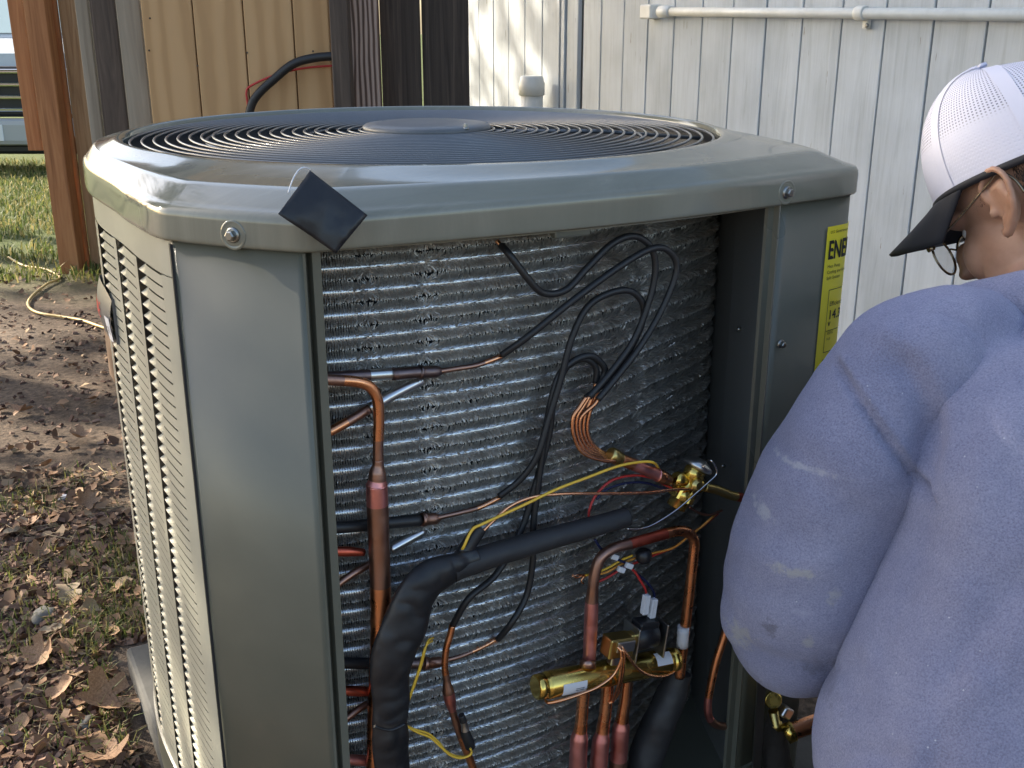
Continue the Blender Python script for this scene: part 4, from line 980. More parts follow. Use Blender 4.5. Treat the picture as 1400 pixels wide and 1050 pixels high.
# pipe at the right in the shadow, and fittings on the floor of the compartment
pipe('drain_pipe', Z2, [(1368,500),(1352,555),(1325,640),(1306,725),(1298,780),(1302,820),(1322,845),(1355,852,.43)], .44, .0056, [CU,CF,CD], [0,0,1,2], None, 6, 12)
pipe('floor_pipe', Z2, [(1280,990),(1320,968),(1360,960),(1400,965)], .40, .0085, [M['brass_dull']], 0, None, 5, 12)
# service valves outside the right corner
qv = Vector((0,0,0))
def UW(x, y, Y):                         # pixel at world distance Y, into cabinet coordinates
    w_ = at(x, y, Y); dx, dy = w_.x-UC[0], w_.y-UC[1]; return U(dx*UCA+dy*USA, dx*USA-dy*UCA, w_.z)
vc = UW(1057, 957, 1.30); sv = MB(); nx_ = Vector((-.45,-.85,.3)).normalized(); sv.lathe(vc, nx_, [(-.03,.010),(-.012,.010),(-.011,.0125),(.001,.0125),(.003,.011)], 20); svo = part('service_valve', sv, M['brass'])
mb = MB(); mb.lathe(UW(1060, 985, 1.305), (.3,.0,-1), [(-.02,.007),(.004,.007),(.005,.009),(.016,.009),(.017,.006),(.028,.006)], 14); part('valve_stem', mb, M['brass_dull'], svo)
mb = MB(); mb.bbox(UW(1072, 972, 1.31), (.02,.02,.016), .003, Matrix.Rotation(.6, 3, 'Y')); part('valve_body', mb, M['steel'], svo)
mb = MB(); mb.tube([UW(1074,1004,1.295), UW(1085,999,1.295), UW(1086,999,1.295), UW(1150,976,1.30), UW(1290,930,1.34)], [.0145,.0145,.0125,.0125,.0125], 18, [1,1,0,0,0]); part('line_set_pipe', mb, [CU, M['brass']], svo)
pts = [UW(1045,940,1.33), UW(1052,985,1.32), UW(1062,1040,1.30), UW(1075,1100,1.28)]
m = M['frayed'] = mat('frayed_foam', (.03,.024,.02), .95); nf = rough_noise(m, 50, .9, 1); bump(m, nf.outputs['Fac'], 1, .006)
mb = MB(); mb.tube(cr(pts, 6), .021, 16); part('line_insulation', mb, M['frayed'])
# badge on the louvered side
bu0, bu1 = .30, .45; bz = .640
mb = MB(); nU, nV = 12, 6; vs = []
for i in range(nU+1):
    u = bu0+(bu1-bu0)*i/nU; p = side(u); nn_ = side_n(u)
    for j in range(nV+1):
        v_ = j/nV*2-1; off = .004+.008*(1-v_*v_)*(.55+.45*math.sin(math.pi*i/nU)); hh = .036*(1-.25*abs(i/nU*2-1)**3)
        vs.append(U(*(p+nn_*off), bz-hh*v_))
mb.add(vs, [(i*(nV+1)+j, i*(nV+1)+j+1, (i+1)*(nV+1)+j+1, (i+1)*(nV+1)+j) for i in range(nU) for j in range(nV)], 0, True)
for i in (0, nU):
    u = bu0+(bu1-bu0)*i/nU; p = side(u); nn_ = side_n(u); mb.add([U(*(p+nn_*.004), bz+.03), U(*(p+nn_*.004), bz-.03), U(*(p-nn_*.006), bz-.03), U(*(p-nn_*.006), bz+.03)], [(0,1,2,3)])
bd = part('badge', mb, M['badge'])

# ---- lettering helper
def text_geo(txt, size, sx=1.0):
    cu = bpy.data.curves.new('t', 'FONT'); cu.body = txt; cu.size = size; cu.resolution_u = 2
    o = bpy.data.objects.new('t', cu); COL.objects.link(o); dg = bpy.context.evaluated_depsgraph_get()
    me = o.evaluated_get(dg).to_mesh(); vs = [(v_.co.x*sx, v_.co.y) for v_ in me.vertices]; fs = [tuple(p_.vertices) for p_ in me.polygons]
    o.evaluated_get(dg).to_mesh_clear(); bpy.data.objects.remove(o); bpy.data.curves.remove(cu); return vs, fs
def put_text(txt, size, fn, mt, parent, sx=1.0, bold=0):
    vs, fs = text_geo(txt, size, sx); mb = MB(); mb.add([fn(x, y) for x, y in vs], fs)
    if bold: mb.add([fn(x+bold, y) for x, y in vs], fs); mb.add([fn(x, y+bold) for x, y in vs], fs); mb.v = [tuple(Vector(p)+plan_out*.00002*(k//len(vs))) for k, p in enumerate(mb.v)]
    return mb.build('lettering', mt, parent)
plan_out = Vector((0, -1, 0))
def badge_fn(x, y):                       # reads from the far end towards the corner
    u = bu1-.02-x; p = side(u); nn_ = side_n(u); v_ = -y/.036; i_ = (u-bu0)/(bu1-bu0)
    off = .0046+.008*(1-v_*v_)*(.55+.45*math.sin(math.pi*i_)); return U(*(p+nn_*off), bz+y)
put_text('TRANE', .030, lambda x, y: badge_fn(x*.80+.004, y-.006), M['red_print'], bd)
mb = MB(); vs = [badge_fn(x, y) for x, y in ((.104,-.028),(.126,-.028),(.126,.004),(.104,.004))]; mb.add(vs, [(0,1,2,3)]); mb.v = [tuple(Vector(p)+Vector((-.0006,-.0004,0))) for p in mb.v]; part('model_plate', mb, M['paper'], bd)
put_text('XR', .014, lambda x, y: Vector(badge_fn(x+.107, y-.017))+Vector((-.0012,-.0008,0)), M['ink'], bd)

# ---- energy label wrapped on the right corner panel
Qr = inset(DIN-.0012); iR0 = on_lip(1128, .60)
def locate(px, z):
    best = (9e9, iC)
    for i in range(iC, iC+70):
        s, t = Qr[i % NP]; X = UC[0]+s*UCA+t*USA; Y = UC[1]+s*USA-t*UCA; zc = Y*CP-(z-CAM_Z)*SP; x = 700+F_PX*X/zc
        if abs(x-px) < best[0]: best = (abs(x-px), i)
        elif abs(x-px) > best[0]+4: break
    return best[1]
i0 = locate(1131, .74)
RP = np.array([Qr[(i0+k) % NP] for k in range(60)]); rc = np.concatenate([[0], np.cumsum(np.linalg.norm(np.diff(RP, axis=0), axis=1))])
def lab(u, z, off=0):
    s, t = np.interp(u, rc, RP[:, 0]), np.interp(u, rc, RP[:, 1]); d = np.array((np.interp(u+.003, rc, RP[:, 0])-s, np.interp(u+.003, rc, RP[:, 1])-t)); d /= np.linalg.norm(d); nn_ = np.array((-d[1], d[0])); nn_ *= np.sign(np.dot(nn_, (s, t)))
    return U(s+nn_[0]*off, t+nn_[1]*off, z)
LW, LZ1, LZ0 = .135, .758, .52
mb = MB(); vs = []
for i in range(25): vs += [lab(LW*i/24, LZ0), lab(LW*i/24, LZ1)]
mb.add(vs, [(2*i, 2*i+1, 2*i+3, 2*i+2) for i in range(24)], 0, True); lbo = part('energy_label', mb, M['yellow_label'])
def ltext(txt, size, u, z, sx=1.0, bold=0): return put_text(txt, size, lambda x, y: lab(u+x, z+y, .0006+.0), M['ink'], lbo, sx, bold)
plan_out = Vector((.5, -.85, 0))
ltext('U.S. Government', .0055, .006, .749)
ltext('ENERGYGUIDE', .033, .004, .716, .66, .0016)
for k, q_ in enumerate(('Heat Pump', 'Cooling and Heating', 'Split System')): ltext(q_, .006, .006, .705-.0075*k)
def lbox(u0, u1, z0, z1, w=.0009):
    mb = MB()
    for (a0, a1, b0, b1) in ((u0,u1,z1-w,z1),(u0,u1,z0,z0+w),(u0,u0+w,z0,z1),(u1-w,u1,z0,z1)):
        vs = []
        for i in range(9): vs += [lab(a0+(a1-a0)*i/8, b0, .0005), lab(a0+(a1-a0)*i/8, b1, .0005)]
        mb.add(vs, [(2*i, 2*i+1, 2*i+3, 2*i+2) for i in range(8)])
    part('printed_frame', mb, M['ink'], lbo)
lbox(.014, .128, .592, .676)
ltext('Efficiency Rating', .0085, .018, .654); ltext('14.3', .0175, .017, .636, 1, .0005); ltext('v', .012, .018, .627, 1, .0005)
ltext('Cooling Efficiency', .0055, .06, .668); ltext('SEER2', .0055, .018, .616); ltext('14.3', .005, .018, .608)
lbox(.016, .12, .6205, .6214)
lbox(.014, .128, .53, .583)
ltext('Efficiency Rating', .0085, .018, .570); ltext('7.5-7.8', .0175, .017, .552, 1, .0005); ltext('v', .012, .018, .543, 1, .0005)
lbox(.016, .12, .5365, .5375)
# small red tab behind the right corner of the lid
i = locate(1166, .80); s, t = PL[i % NP]; 
p = U(.4115, .398, .800); mb = MB(); mb.bbox(p+Vector((.004,0,0)), (.004,.008,.022), .001); part('red_tab', mb, M['w_red'])

# ---- black tape flap stuck over the lid edge, with a loose thread (a thing of its own)
rt = Matrix.Rotation(UA, 4, 'Z'); rt.translation = Vector((UC[0], UC[1], PAD_Z))
tp_ = MB(); corners = [(424,233,.452),(503,294,.478),(459,347,.486),(382,292,.474)]   # top, right, bottom, left
nT = 14; vs = []
c4 = [rt @ P(*c_) for c_ in corners]
for i in range(nT+1):
    for j in range(nT+1):
        u, v_ = i/nT, j/nT
        p = c4[0]*(1-u)*(1-v_)+c4[1]*u*(1-v_)+c4[2]*u*v_+c4[3]*(1-u)*v_
        n_ = Vector((.1,-1,.15)); p = p+n_*(.006*math.sin(math.pi*(u*.5+v_*.5))+.0025*math.sin(4*u+2*v_)*v_+.003*mnoise.noise(Vector((u*3.5, v_*2.2, 1.3)))+.0012*mnoise.noise(Vector((u*9, v_*7, 4))))
        vs.append(p)
tp_.add(vs, [(i*(nT+1)+j, i*(nT+1)+j+1, (i+1)*(nT+1)+j+1, (i+1)*(nT+1)+j) for i in range(nT) for j in range(nT)], 0, True)
b0 = c4[0]
tpo = tp_.build('tape_flap', M['tape']); tag(tpo, 'square flap of black tape hanging over the lid edge', 'tape')
md = tpo.modifiers.new('thickness', 'SOLIDIFY'); md.thickness = .0008
mb = MB(); pts = [rt @ P(*c_) for c_ in ((394,264,.470),(400,246,.466),(408,233,.462),(416,229,.460),(424,232,.454))]; mb.tube(cr(pts, 6), .0007, 5)
mb.build('loose_thread', M['paper'], tpo)
# ================================================================= PERSON kneeling at the right corner
def ell(c, r, axes=None, sub=3):
    bm = bmesh.new(); bmesh.ops.create_icosphere(bm, subdivisions=sub, radius=1); mb = MB(); bm.verts.index_update()
    A = axes or (Vector((1,0,0)), Vector((0,1,0)), Vector((0,0,1)))
    mb.add([Vector(c)+A[0]*v_.co.x*r[0]+A[1]*v_.co.y*r[1]+A[2]*v_.co.z*r[2] for v_ in bm.verts], [[v_.index for v_ in f_.verts] for f_ in bm.faces], 0, True); bm.free(); return mb
def join(*mbs):
    out = MB()
    for q in mbs: out.add(q.v, q.f, 0, True)
    return out
def fused(mb, voxel, smooth, name, fac=.5):
    me = mb.mesh('tmp', M['dark']); o = bpy.data.objects.new('tmp', me); COL.objects.link(o)
    r_ = o.modifiers.new('r', 'REMESH'); r_.mode = 'VOXEL'; r_.voxel_size = voxel
    if smooth: s_ = o.modifiers.new('s', 'SMOOTH'); s_.factor = fac; s_.iterations = smooth
    dg = bpy.context.evaluated_depsgraph_get(); out = bpy.data.meshes.new_from_object(o.evaluated_get(dg)); out.name = name
    bpy.data.objects.remove(o); out.materials.clear()
    out.polygons.foreach_set('use_smooth', [True]*len(out.polygons)); return out
def limb(pts, rs, n=6, seg=18, flat=None):
    pp = cr(pts, n); mb = MB(); mb.tube(pp, np.interp(np.linspace(0,1,len(pp)), np.linspace(0,1,len(rs)), rs), seg, 0, True, flat)
    return join(mb, ell(pts[0], (rs[0],)*3), ell(pts[-1], (rs[-1],)*3))

PB = Vector((.52, 1.02, G0)); person = empty('person', PB)
tag(person, 'kneeling person in a blue hooded sweatshirt, white cap and glasses, facing the unit', 'person')
def child(name, me, mt, parent=person):
    for q in (mt if isinstance(mt, list) else [mt]): me.materials.append(q)
    me.transform(Matrix.Translation(-PB)); o = bpy.data.objects.new(name, me); COL.objects.link(o); o.parent = parent; return o

# ---- frames
TF = Vector((-.35,.94,0)).normalized(); TL = Vector((-TF.y, TF.x, 0))
HF = Vector((-.50,.66,-.58)).normalized(); HL = Vector((-HF.y, HF.x, 0)).normalized(); HU = HF.cross(HL)
ear_w = at(1364, 283, 1.17); HC = ear_w-HL*.082+HU*.006
def H(f, l, u): return HC+HF*f+HL*l+HU*u
neck = Vector((.590, 1.165, .672))

# ---- skin: head, neck, arms, hands, trunk and legs as one surface
HAx = (HF, HL, HU)
pieces = [ell(H(-.012,0,.035), (.100,.078,.088), HAx, 4), ell(H(.030,0,-.045), (.064,.063,.082), HAx, 4), ell(H(.050,0,-.098), (.042,.043,.030), HAx), ell(H(.082,0,-.106), (.018,.022,.017), HAx),
          ell(H(.056,.032,-.042), (.034,.026,.036), HAx), ell(H(.056,-.032,-.042), (.034,.026,.036), HAx), ell(H(.070,0,.012), (.030,.056,.016), HAx), ell(H(.104,0,-.034), (.016,.011,.024), HAx), ell(H(.112,0,-.046), (.012,.013,.009), HAx),
          ell(H(.094,0,-.074), (.010,.022,.006), HAx), ell(H(.092,0,-.084), (.010,.020,.007), HAx), ell(H(-.055,0,-.03), (.05,.058,.06), HAx), ell(H(.02,.052,-.07), (.045,.016,.045), HAx), ell(H(.02,-.052,-.07), (.045,.016,.045), HAx)]
for sx in (1, -1):
    def E_(f, u, l): return H(-.004+1.12*f-.14*u, sx*(.0765+.95*l), -.004+1.1*u)
    hx = [(.012,.004,.002),(.0145,.020,.005),(.006,.031,.010),(-.008,.032,.015),(-.0185,.022,.019),(-.0205,.004,.019),(-.0155,-.013,.015),(-.006,-.025,.009),(.003,-.030,.005)]
    mb = MB(); pp = cr([E_(*q) for q in hx], 6); mb.tube(pp, np.interp(np.linspace(0,1,len(pp)), [0,.3,.6,.85,1], [.0040,.0044,.0042,.0056,.0062]), 10)
    ah = MB(); ah.tube(cr([E_(*q) for q in ((.004,.016,.005),(-.006,.014,.009),(-.0115,.002,.011),(-.0075,-.012,.009),(.002,-.019,.006))], 5), .0036, 8)
    pieces += [mb, ah, ell(E_(-.004,0,.001), (.0155,.0060,.028), HAx), ell(E_(.0105,-.006,.004), (.0048,.0050,.0065), HAx), ell(E_(.002,-.028,.005), (.008,.0045,.008), HAx), ell(E_(-.010,.004,.008), (.010,.004,.022), HAx)]
pieces.append(limb([H(-.045,0,-.05), H(-.050,0,-.10), neck+Vector((0,0,.02)), neck-Vector((0,0,.06))], [.058,.057,.062,.075], 5, 20))
SL = Vector((.415,1.095,.625)); SR = neck*2-SL; SR.z = .62; pel = Vector((.55,1.0,.10))
ELb = at(1085, 850, 1.06); HLd = Vector((.465,1.335,.43)); ER = SR+TF*.16+Vector((.03,0,-.24)); HRd = Vector((.60,1.47,.36))
pieces += [limb([neck-Vector((0,0,.05)), (neck+pel)/2+Vector((0,-.03,.02)), pel], [.085,.09,.11]), limb([SL, (SL+ELb)/2, ELb], [.048,.042,.030]), limb([ELb, (ELb+HLd)/2, HLd], [.030,.030,.024]),
           limb([SR, (SR+ER)/2, ER], [.058,.052,.042]), limb([ER, (ER+HRd)/2, HRd], [.042,.040,.026]), limb([SL, neck-Vector((0,0,.05)), SR], [.045,.06,.045])]
for hw, el_ in ((HLd, ELb), (HRd, ER)):
    d = (hw-el_).normalized(); sd_ = d.cross(Vector((0,0,1))).normalized(); up_ = sd_.cross(d)
    pieces.append(ell(hw+d*.045, (.048,.040,.016), (d, sd_, up_)))
    for k, (o_, l_) in enumerate(((-.030,.062),(-.011,.074),(.009,.078),(.028,.070))):
        b0 = hw+d*.082+sd_*o_*-1; pieces.append(limb([b0, b0+d*l_*.45-up_*.010, b0+d*l_*.75-up_*.030, b0+d*l_*.80-up_*.048], [.0092,.0088,.0080,.0068], 4, 10))
    b0 = hw+d*.022+sd_*.034; pieces.append(limb([b0, b0+d*.03+sd_*.018-up_*.008, b0+d*.058+sd_*.016-up_*.022], [.0115,.0102,.008], 4, 10))
KL, KR = Vector((.43,1.17,-.045)), Vector((.72,1.27,-.045)); AL, AR = Vector((.50,.84,-.085)), Vector((.76,.90,-.085))
hipL, hipR = pel+TL*.09, pel-TL*.09
for h_, k_, a_k in ((hipL,KL,AL),(hipR,KR,AR)): pieces += [limb([h_, (h_+k_)/2+Vector((0,0,.02)), k_], [.078,.072,.052]), limb([k_, (k_+a_k)/2, a_k], [.050,.048,.036]), ell(a_k+Vector((.02,-.06,-.005)), (.04,.075,.03))]
m = M['skin'] = mat('skin', (.46,.27,.185), .46, spec=.4); N, L, b = nodes(m); b.inputs['Subsurface Weight'].default_value = .12; b.inputs['Subsurface Radius'].default_value = (.010,.004,.002); b.inputs['Subsurface Scale'].default_value = 1
mp = coords(m); n, r = noise_col(m, [(.3,(.33,.175,.11)),(.55,(.40,.225,.15)),(.75,(.46,.26,.18)),(.85,(.50,.27,.20))], 28, 7, .6, mp)
nb = N.new('ShaderNodeTexNoise'); nb.inputs['Scale'].default_value = 500; nb.inputs['Detail'].default_value = 3; L.new(mp.outputs[0], nb.inputs['Vector']); bump(m, nb.outputs['Fac'], .12, .0008)
body = child('body', fused(join(*pieces), .0033, 4, 'body'), M['skin'])
# eyes and brows
M['eye'] = mat('eye_white', (.75,.73,.70), .15); M['iris'] = mat('iris_brown', (.03,.015,.008), .1); M['hair'] = mat('dark_hair', (.018,.013,.010), .55)
for sx in (1, -1):
    mb = ell(H(.070, sx*.028, -.008), (.011,.011,.009), HAx); child('eye', mb.mesh('eye', []), M['eye']); mb = ell(H(.0785, sx*.028, -.010), (.0045,.006,.006), HAx, 2); child('iris', mb.mesh('iris', []), M['iris'])
    mb = MB(); mb.tube(cr([H(.101, sx*.014, .012), H(.103, sx*.030, .018), H(.090, sx*.050, .014)], 5), [.003]*10+[.002], 6); child('eyebrow', mb.mesh('eyebrow', []), M['hair'])
# close-cropped hair as real short strands round the sides and nape
q = np.random.default_rng(4); hs = MB()
for k in range(16000):
    sx = 1 if q.random() < .65 else -1; a = q.uniform(-.1, 3.1); u_ = q.uniform(-.055, .045); f_ = .088*math.cos(a)-.012; l_ = sx*.079*math.sin(a)
    lim = .006 if f_ > -.01 else -.05+.35*max(0, f_+.05)
    if f_ > .055 or u_ < lim or (abs(f_+.006) < .026 and u_ < .034) or q.random() > .35+.65*(u_-lim)/.06: continue
    sc_ = math.sqrt(max(.05, 1-((u_-.035)/.1)**2)); p = H(f_*sc_, l_*sc_*.99, u_); d = (HL*l_*8+HF*(-.25)+HU*-.6+Vector(q.normal(size=3))*.25).normalized()*.004; w_ = HF*.0003
    hs.add([p-w_, p+w_, p+d], [(0,1,2)])
for k in range(9000):                    # fuller at the back of the head and nape
    a = q.uniform(1.75, 4.53); u_ = q.uniform(-.075, .05); R_ = 1.015*math.sqrt(max(.05, 1-((u_-.02)/.13)**2))
    if q.random() > .3+.7*(u_+.075)/.08: continue
    p = H(-.012+.1*math.cos(a)*R_, .078*math.sin(a)*R_, u_); d = (HF*math.cos(a)*.5+HL*math.sin(a)*.5-HU*.8+Vector(q.normal(size=3))*.25).normalized()*.007; w_ = (HL*math.cos(a)-HF*math.sin(a))*.0005
    hs.add([p-w_, p+w_, p+d], [(0,1,2)])
hs_me = hs.mesh('hair', []); child('hair', hs_me, M['hair'])

# ---- cap
m = M['cap'] = mat('white_cap_mesh', (.62,.62,.72), .75, spec=.3); N, L, b = nodes(m)
uv = N.new('ShaderNodeUVMap'); sp_ = N.new('ShaderNodeSeparateXYZ'); L.new(uv.outputs[0], sp_.inputs[0])
def sine(sock, k):
    a = N.new('ShaderNodeMath'); a.operation = 'MULTIPLY'; L.new(sock, a.inputs[0]); a.inputs[1].default_value = k
    s_ = N.new('ShaderNodeMath'); s_.operation = 'SINE'; L.new(a.outputs[0], s_.inputs[0]); return s_.outputs[0]
mu = N.new('ShaderNodeMath'); mu.operation = 'MINIMUM'; L.new(sine(sp_.outputs['X'], 2*math.pi*150), mu.inputs[0]); L.new(sine(sp_.outputs['Y'], 2*math.pi*46), mu.inputs[1])
net = N.new('ShaderNodeMapRange'); net.inputs['From Min'].default_value = -.1; net.inputs['From Max'].default_value = .45; L.new(mu.outputs[0], net.inputs['Value'])
band = N.new('ShaderNodeMapRange'); band.inputs['From Min'].default_value = .26; band.inputs['From Max'].default_value = .33; L.new(sp_.outputs['Y'], band.inputs['Value'])
hole = N.new('ShaderNodeMath'); hole.operation = 'MULTIPLY'; L.new(net.outputs[0], hole.inputs[0]); L.new(band.outputs[0], hole.inputs[1])
hs2 = N.new('ShaderNodeMath'); hs2.operation = 'MULTIPLY'; hs2.inputs[1].default_value = .75; L.new(hole.outputs[0], hs2.inputs[0])
tr = N.new('ShaderNodeBsdfTransparent'); ms = N.new('ShaderNodeMixShader'); L.new(hs2.outputs[0], ms.inputs[0]); L.new(b.outputs[0], ms.inputs[1]); L.new(tr.outputs[0], ms.inputs[2]); L.new(ms.outputs[0], N['Material Output'].inputs[0])
bump(m, net.outputs[0], .5, .0006, True)
M['cap_solid'] = mat('white_cap_cloth', (.62,.62,.72), .8); M['cap_lining'] = mat('cap_lining', (.26,.26,.38), .85); M['brim'] = mat('black_brim', (.012,.012,.016), .7)
nA, nE = 72, 26
def cap_pt(a, e, off=0):         # a azimuth (0 front, toward the left), e 0 rim .. 1 top
    th = e*math.pi/2; rf = .113 if math.cos(a) > 0 else .120; R_ = math.cos(th)**.80
    u0 = .028+.012*math.cos(a)+.006*abs(math.sin(a)); hgt = .124
    return H(-.010+(rf+off)*math.cos(a)*R_*(1.0+.02*math.cos(3*a)), (.0895+off)*math.sin(a)*R_, u0+hgt*math.sin(th)**.92+off*math.sin(th))
def cap_shell(off, name, mt, e0=0, e1=1):
    mb = MB(); vs = []; 
    for j in range(nE+1):
        for i in range(nA): vs.append(cap_pt(2*math.pi*i/nA, (e0+(e1-e0)*j/nE)*.985, off))
    fs = [(j*nA+i, j*nA+(i+1) % nA, (j+1)*nA+(i+1) % nA, (j+1)*nA+i) for j in range(nE) for i in range(nA)]+[tuple(nE*nA+i for i in range(nA))]
    mb.add(vs, fs, 0, True); me = mb.mesh(name, []); ul = me.uv_layers.new(name='UVMap')
    for p_ in me.polygons:
        for li in p_.loop_indices:
            vi = me.loops[li].vertex_index; j, i = divmod(vi, nA); x = i/nA
            if i == 0 and any(me.loops[l2].vertex_index % nA == nA-1 for l2 in p_.loop_indices): x = 1.0
            ul.data[li].uv = (x, j/nE)
    return child(name, me, mt)
capo = cap_shell(0, 'cap', M['cap'])
def sub(name, mb, mt, parent): return child(name, mb.mesh(name, []), mt, parent)
cap_shell(-.0035, 'cap_lining', M['cap_lining']).parent = capo
for a in (math.radians(62), math.radians(118), math.radians(-62), math.radians(-118), math.radians(180), 0):
    mb = MB(); vs = []
    for j in range(17):
        e = j/16*.97
        for w_ in (-.0065, .0065): vs.append(cap_pt(a+w_/(.09*max(.25, math.cos(e*math.pi/2)**.7)), e, .0009))
    mb.add(vs, [(2*j, 2*j+1, 2*j+3, 2*j+2) for j in range(16)], 0, True); sub('seam', mb, M['cap_solid'], capo)
mb = MB(); mb.lathe(cap_pt(0, 1, .0), HU, [(-.004,.006),(-.001,.006),(0,.003)], 14); sub('button', mb, M['cap_solid'], capo)
mb = MB(); vs = []; nB = 20; nD = 8
for i in range(nB+1):
    a = (i/nB*2-1)*1.25
    for j in range(nD+1):
        d = j/nD; base = cap_pt(a, .0, -.001); ext = .088*math.cos(a*.80)**.8*d
        vs.append(base+HF*ext-HU*(.020*d+.028*(math.sin(a)**2)*d+.004)+HL*math.sin(a)*-.004*d)
mb.add(vs, [(i*(nD+1)+j, i*(nD+1)+j+1, (i+1)*(nD+1)+j+1, (i+1)*(nD+1)+j) for i in range(nB) for j in range(nD)], 0, True)
bo = sub('brim', mb, M['brim'], capo); md = bo.modifiers.new('t', 'SOLIDIFY'); md.thickness = .004; md.offset = 0
mb = MB(); rim = [cap_pt(a, .0, -.0015)-HU*.004 for a in np.linspace(0, 2*math.pi, 73)]; mb.tube(rim, .0045, 8, cap=False); sub('sweatband', mb, M['brim'], capo)

# ---- glasses
M['frame'] = mat('bronze_frame', (.30,.24,.16), .25, 1); m = M['lens'] = mat('lens', (.85,.88,.9), .03); N, L, b = nodes(m); tr = N.new('ShaderNodeBsdfTransparent'); ms = N.new('ShaderNodeMixShader'); ms.inputs[0].default_value = .68; L.new(b.outputs[0], ms.inputs[1]); L.new(tr.outputs[0], ms.inputs[2]); L.new(ms.outputs[0], N['Material Output'].inputs[0])
gl_ = MB()
for sx in (1, -1):
    c_ = H(.112, sx*.034, -.020); ring_ = [c_+HL*sx*math.cos(a)*.027+HU*math.sin(a)*.023-HF*.006*math.cos(a) for a in np.linspace(0, 2*math.pi, 41)]; gl_.tube(ring_, .0015, 6, cap=False)
    gl_.tube(cr([H(.106, sx*.062, -.010), H(.100, sx*.072, -.006), H(.06, sx*.079, .000), H(.0, sx*.0835, .020), H(-.018, sx*.0845, .026), H(-.030, sx*.083, .012), H(-.033, sx*.081, -.006)], 6), [.0016,.002,.0021]+[.0015]*34, 8)
    gl_.lathe(H(.103, sx*.066, -.009), HF, [(-.004,.0032),(.004,.0032)], 10)
gl_.tube(cr([H(.118, .009, -.014), H(.121, 0, -.010), H(.118, -.009, -.014)], 5), .0012, 6)
gob = sub('glasses', gl_, M['frame'], person)
for sx in (1, -1):
    c_ = H(.112, sx*.034, -.020); mb = MB(); mb.add([c_+HF*.001]+[c_+HL*sx*math.cos(a)*.0265+HU*math.sin(a)*.0225-HF*.006*math.cos(a) for a in np.linspace(0, 2*math.pi, 33)[:-1]], [(0, 1+k, 1+(k+1) % 32) for k in range(32)], 0, True); sub('lens', mb, M['lens'], gob)

# ---- sweatshirt
flank = [(1156,1130,.89,.235,.17),(1160,1050,.895,.235,.165),(1188,970,.91,.23,.16),(1220,890,.925,.225,.155),(1254,800,.94,.22,.15),(1272,730,.955,.215,.145),(1275,650,.975,.21,.135),(1285,580,1.0,.20,.125),(1285,525,1.03,.19,.11)]
secs = []
for x, y, Y, hw, hd_ in flank:
    e_ = at(x, y, Y); c_ = e_-TL*hw; secs.append((c_, hw, hd_))
c_ = secs[-1][0]; secs.append((c_.lerp(neck, .5)+Vector((0,0,.03)), .15, .095)); secs.append((neck+Vector((0,0,.01)), .085, .08))
tm = MB(); vs = []; nS = 40
C_ = cr([tuple(s_[0])+(s_[1], s_[2]) for s_ in secs], 5)
for row in C_:
    c_ = Vector(row[:3])
    for k in range(nS):
        a = 2*math.pi*k/nS; ca_, sa_ = math.cos(a), math.sin(a); n_ = 2.4
        vs.append(c_+TL*row[3]*math.copysign(abs(ca_)**(2/n_), ca_)+TF*row[4]*math.copysign(abs(sa_)**(2/n_), sa_))
fs = [(j*nS+k, j*nS+(k+1) % nS, (j+1)*nS+(k+1) % nS, (j+1)*nS+k) for j in range(len(C_)-1) for k in range(nS)]+[tuple(reversed(range(nS))), tuple((len(C_)-1)*nS+k for k in range(nS))]
tm.add(vs, fs, 0, True)
arm = limb([at(1262,500,1.085), at(1213,548,1.085), at(1168,625,1.075), at(1125,710,1.085), at(1097,795,1.09), at(1090,855,1.10)], [.076,.080,.085,.091,.094,.082], 6, 26)
fore = limb([at(1090,855,1.10), (ELb+HLd)/2+Vector((0,0,-.01)), HLd], [.078,.066,.044], 6, 22)
armR = limb([SR+Vector((0,0,.01)), (SR+ER)/2, ER], [.085,.085,.08]); foreR = limb([ER, (ER+HRd)/2, HRd], [.078,.064,.044])
shl = limb([neck+TL*.04+Vector((0,0,-.03)), at(1310,468,1.10), at(1235,490,1.09), at(1208,530,1.085)], [.066,.064,.066,.070], 5, 20)
shr = limb([neck-TL*.04+Vector((0,0,-.03)), (neck+SR)/2+Vector((0,0,.0)), SR], [.066,.068,.075], 5, 20)
elb = ell(at(1042,835,1.09), (.052,.055,.056))
tip_ = ell(at(1002,830,1.09), (.018,.03,.022))
collar = MB(); ncen = neck+Vector((-.006,.012,.022)); collar.tube([ncen+TL*.078*math.cos(a)+TF*.074*math.sin(a)+Vector((0,0,.004-.036*math.sin(a))) for a in np.linspace(0, 2*math.pi, 41)], .031, 14, cap=False)
hoodbag = join(ell(neck-TF*.088+Vector((0,0,-.004)), (.120,.058,.062), (TL, TF, Vector((0,0,1)))), ell(neck-TF*.10+Vector((0,0,-.06)), (.08,.045,.06), (TL, TF, Vector((0,0,1)))))
def merge(*mes):
    bm = bmesh.new()
    for q_ in mes: bm.from_mesh(q_)
    out = bpy.data.meshes.new('sweatshirt'); bm.to_mesh(out); bm.free()
    out.polygons.foreach_set('use_smooth', [True]*len(out.polygons)); return out
hood_me = merge(fused(join(tm, shl, shr, armR, foreR), .0058, 9, 'trunk', .6), fused(join(arm, fore, elb, tip_), .0058, 8, 'sleeve', .6), fused(join(collar, hoodbag), .0058, 5, 'hood', .5))
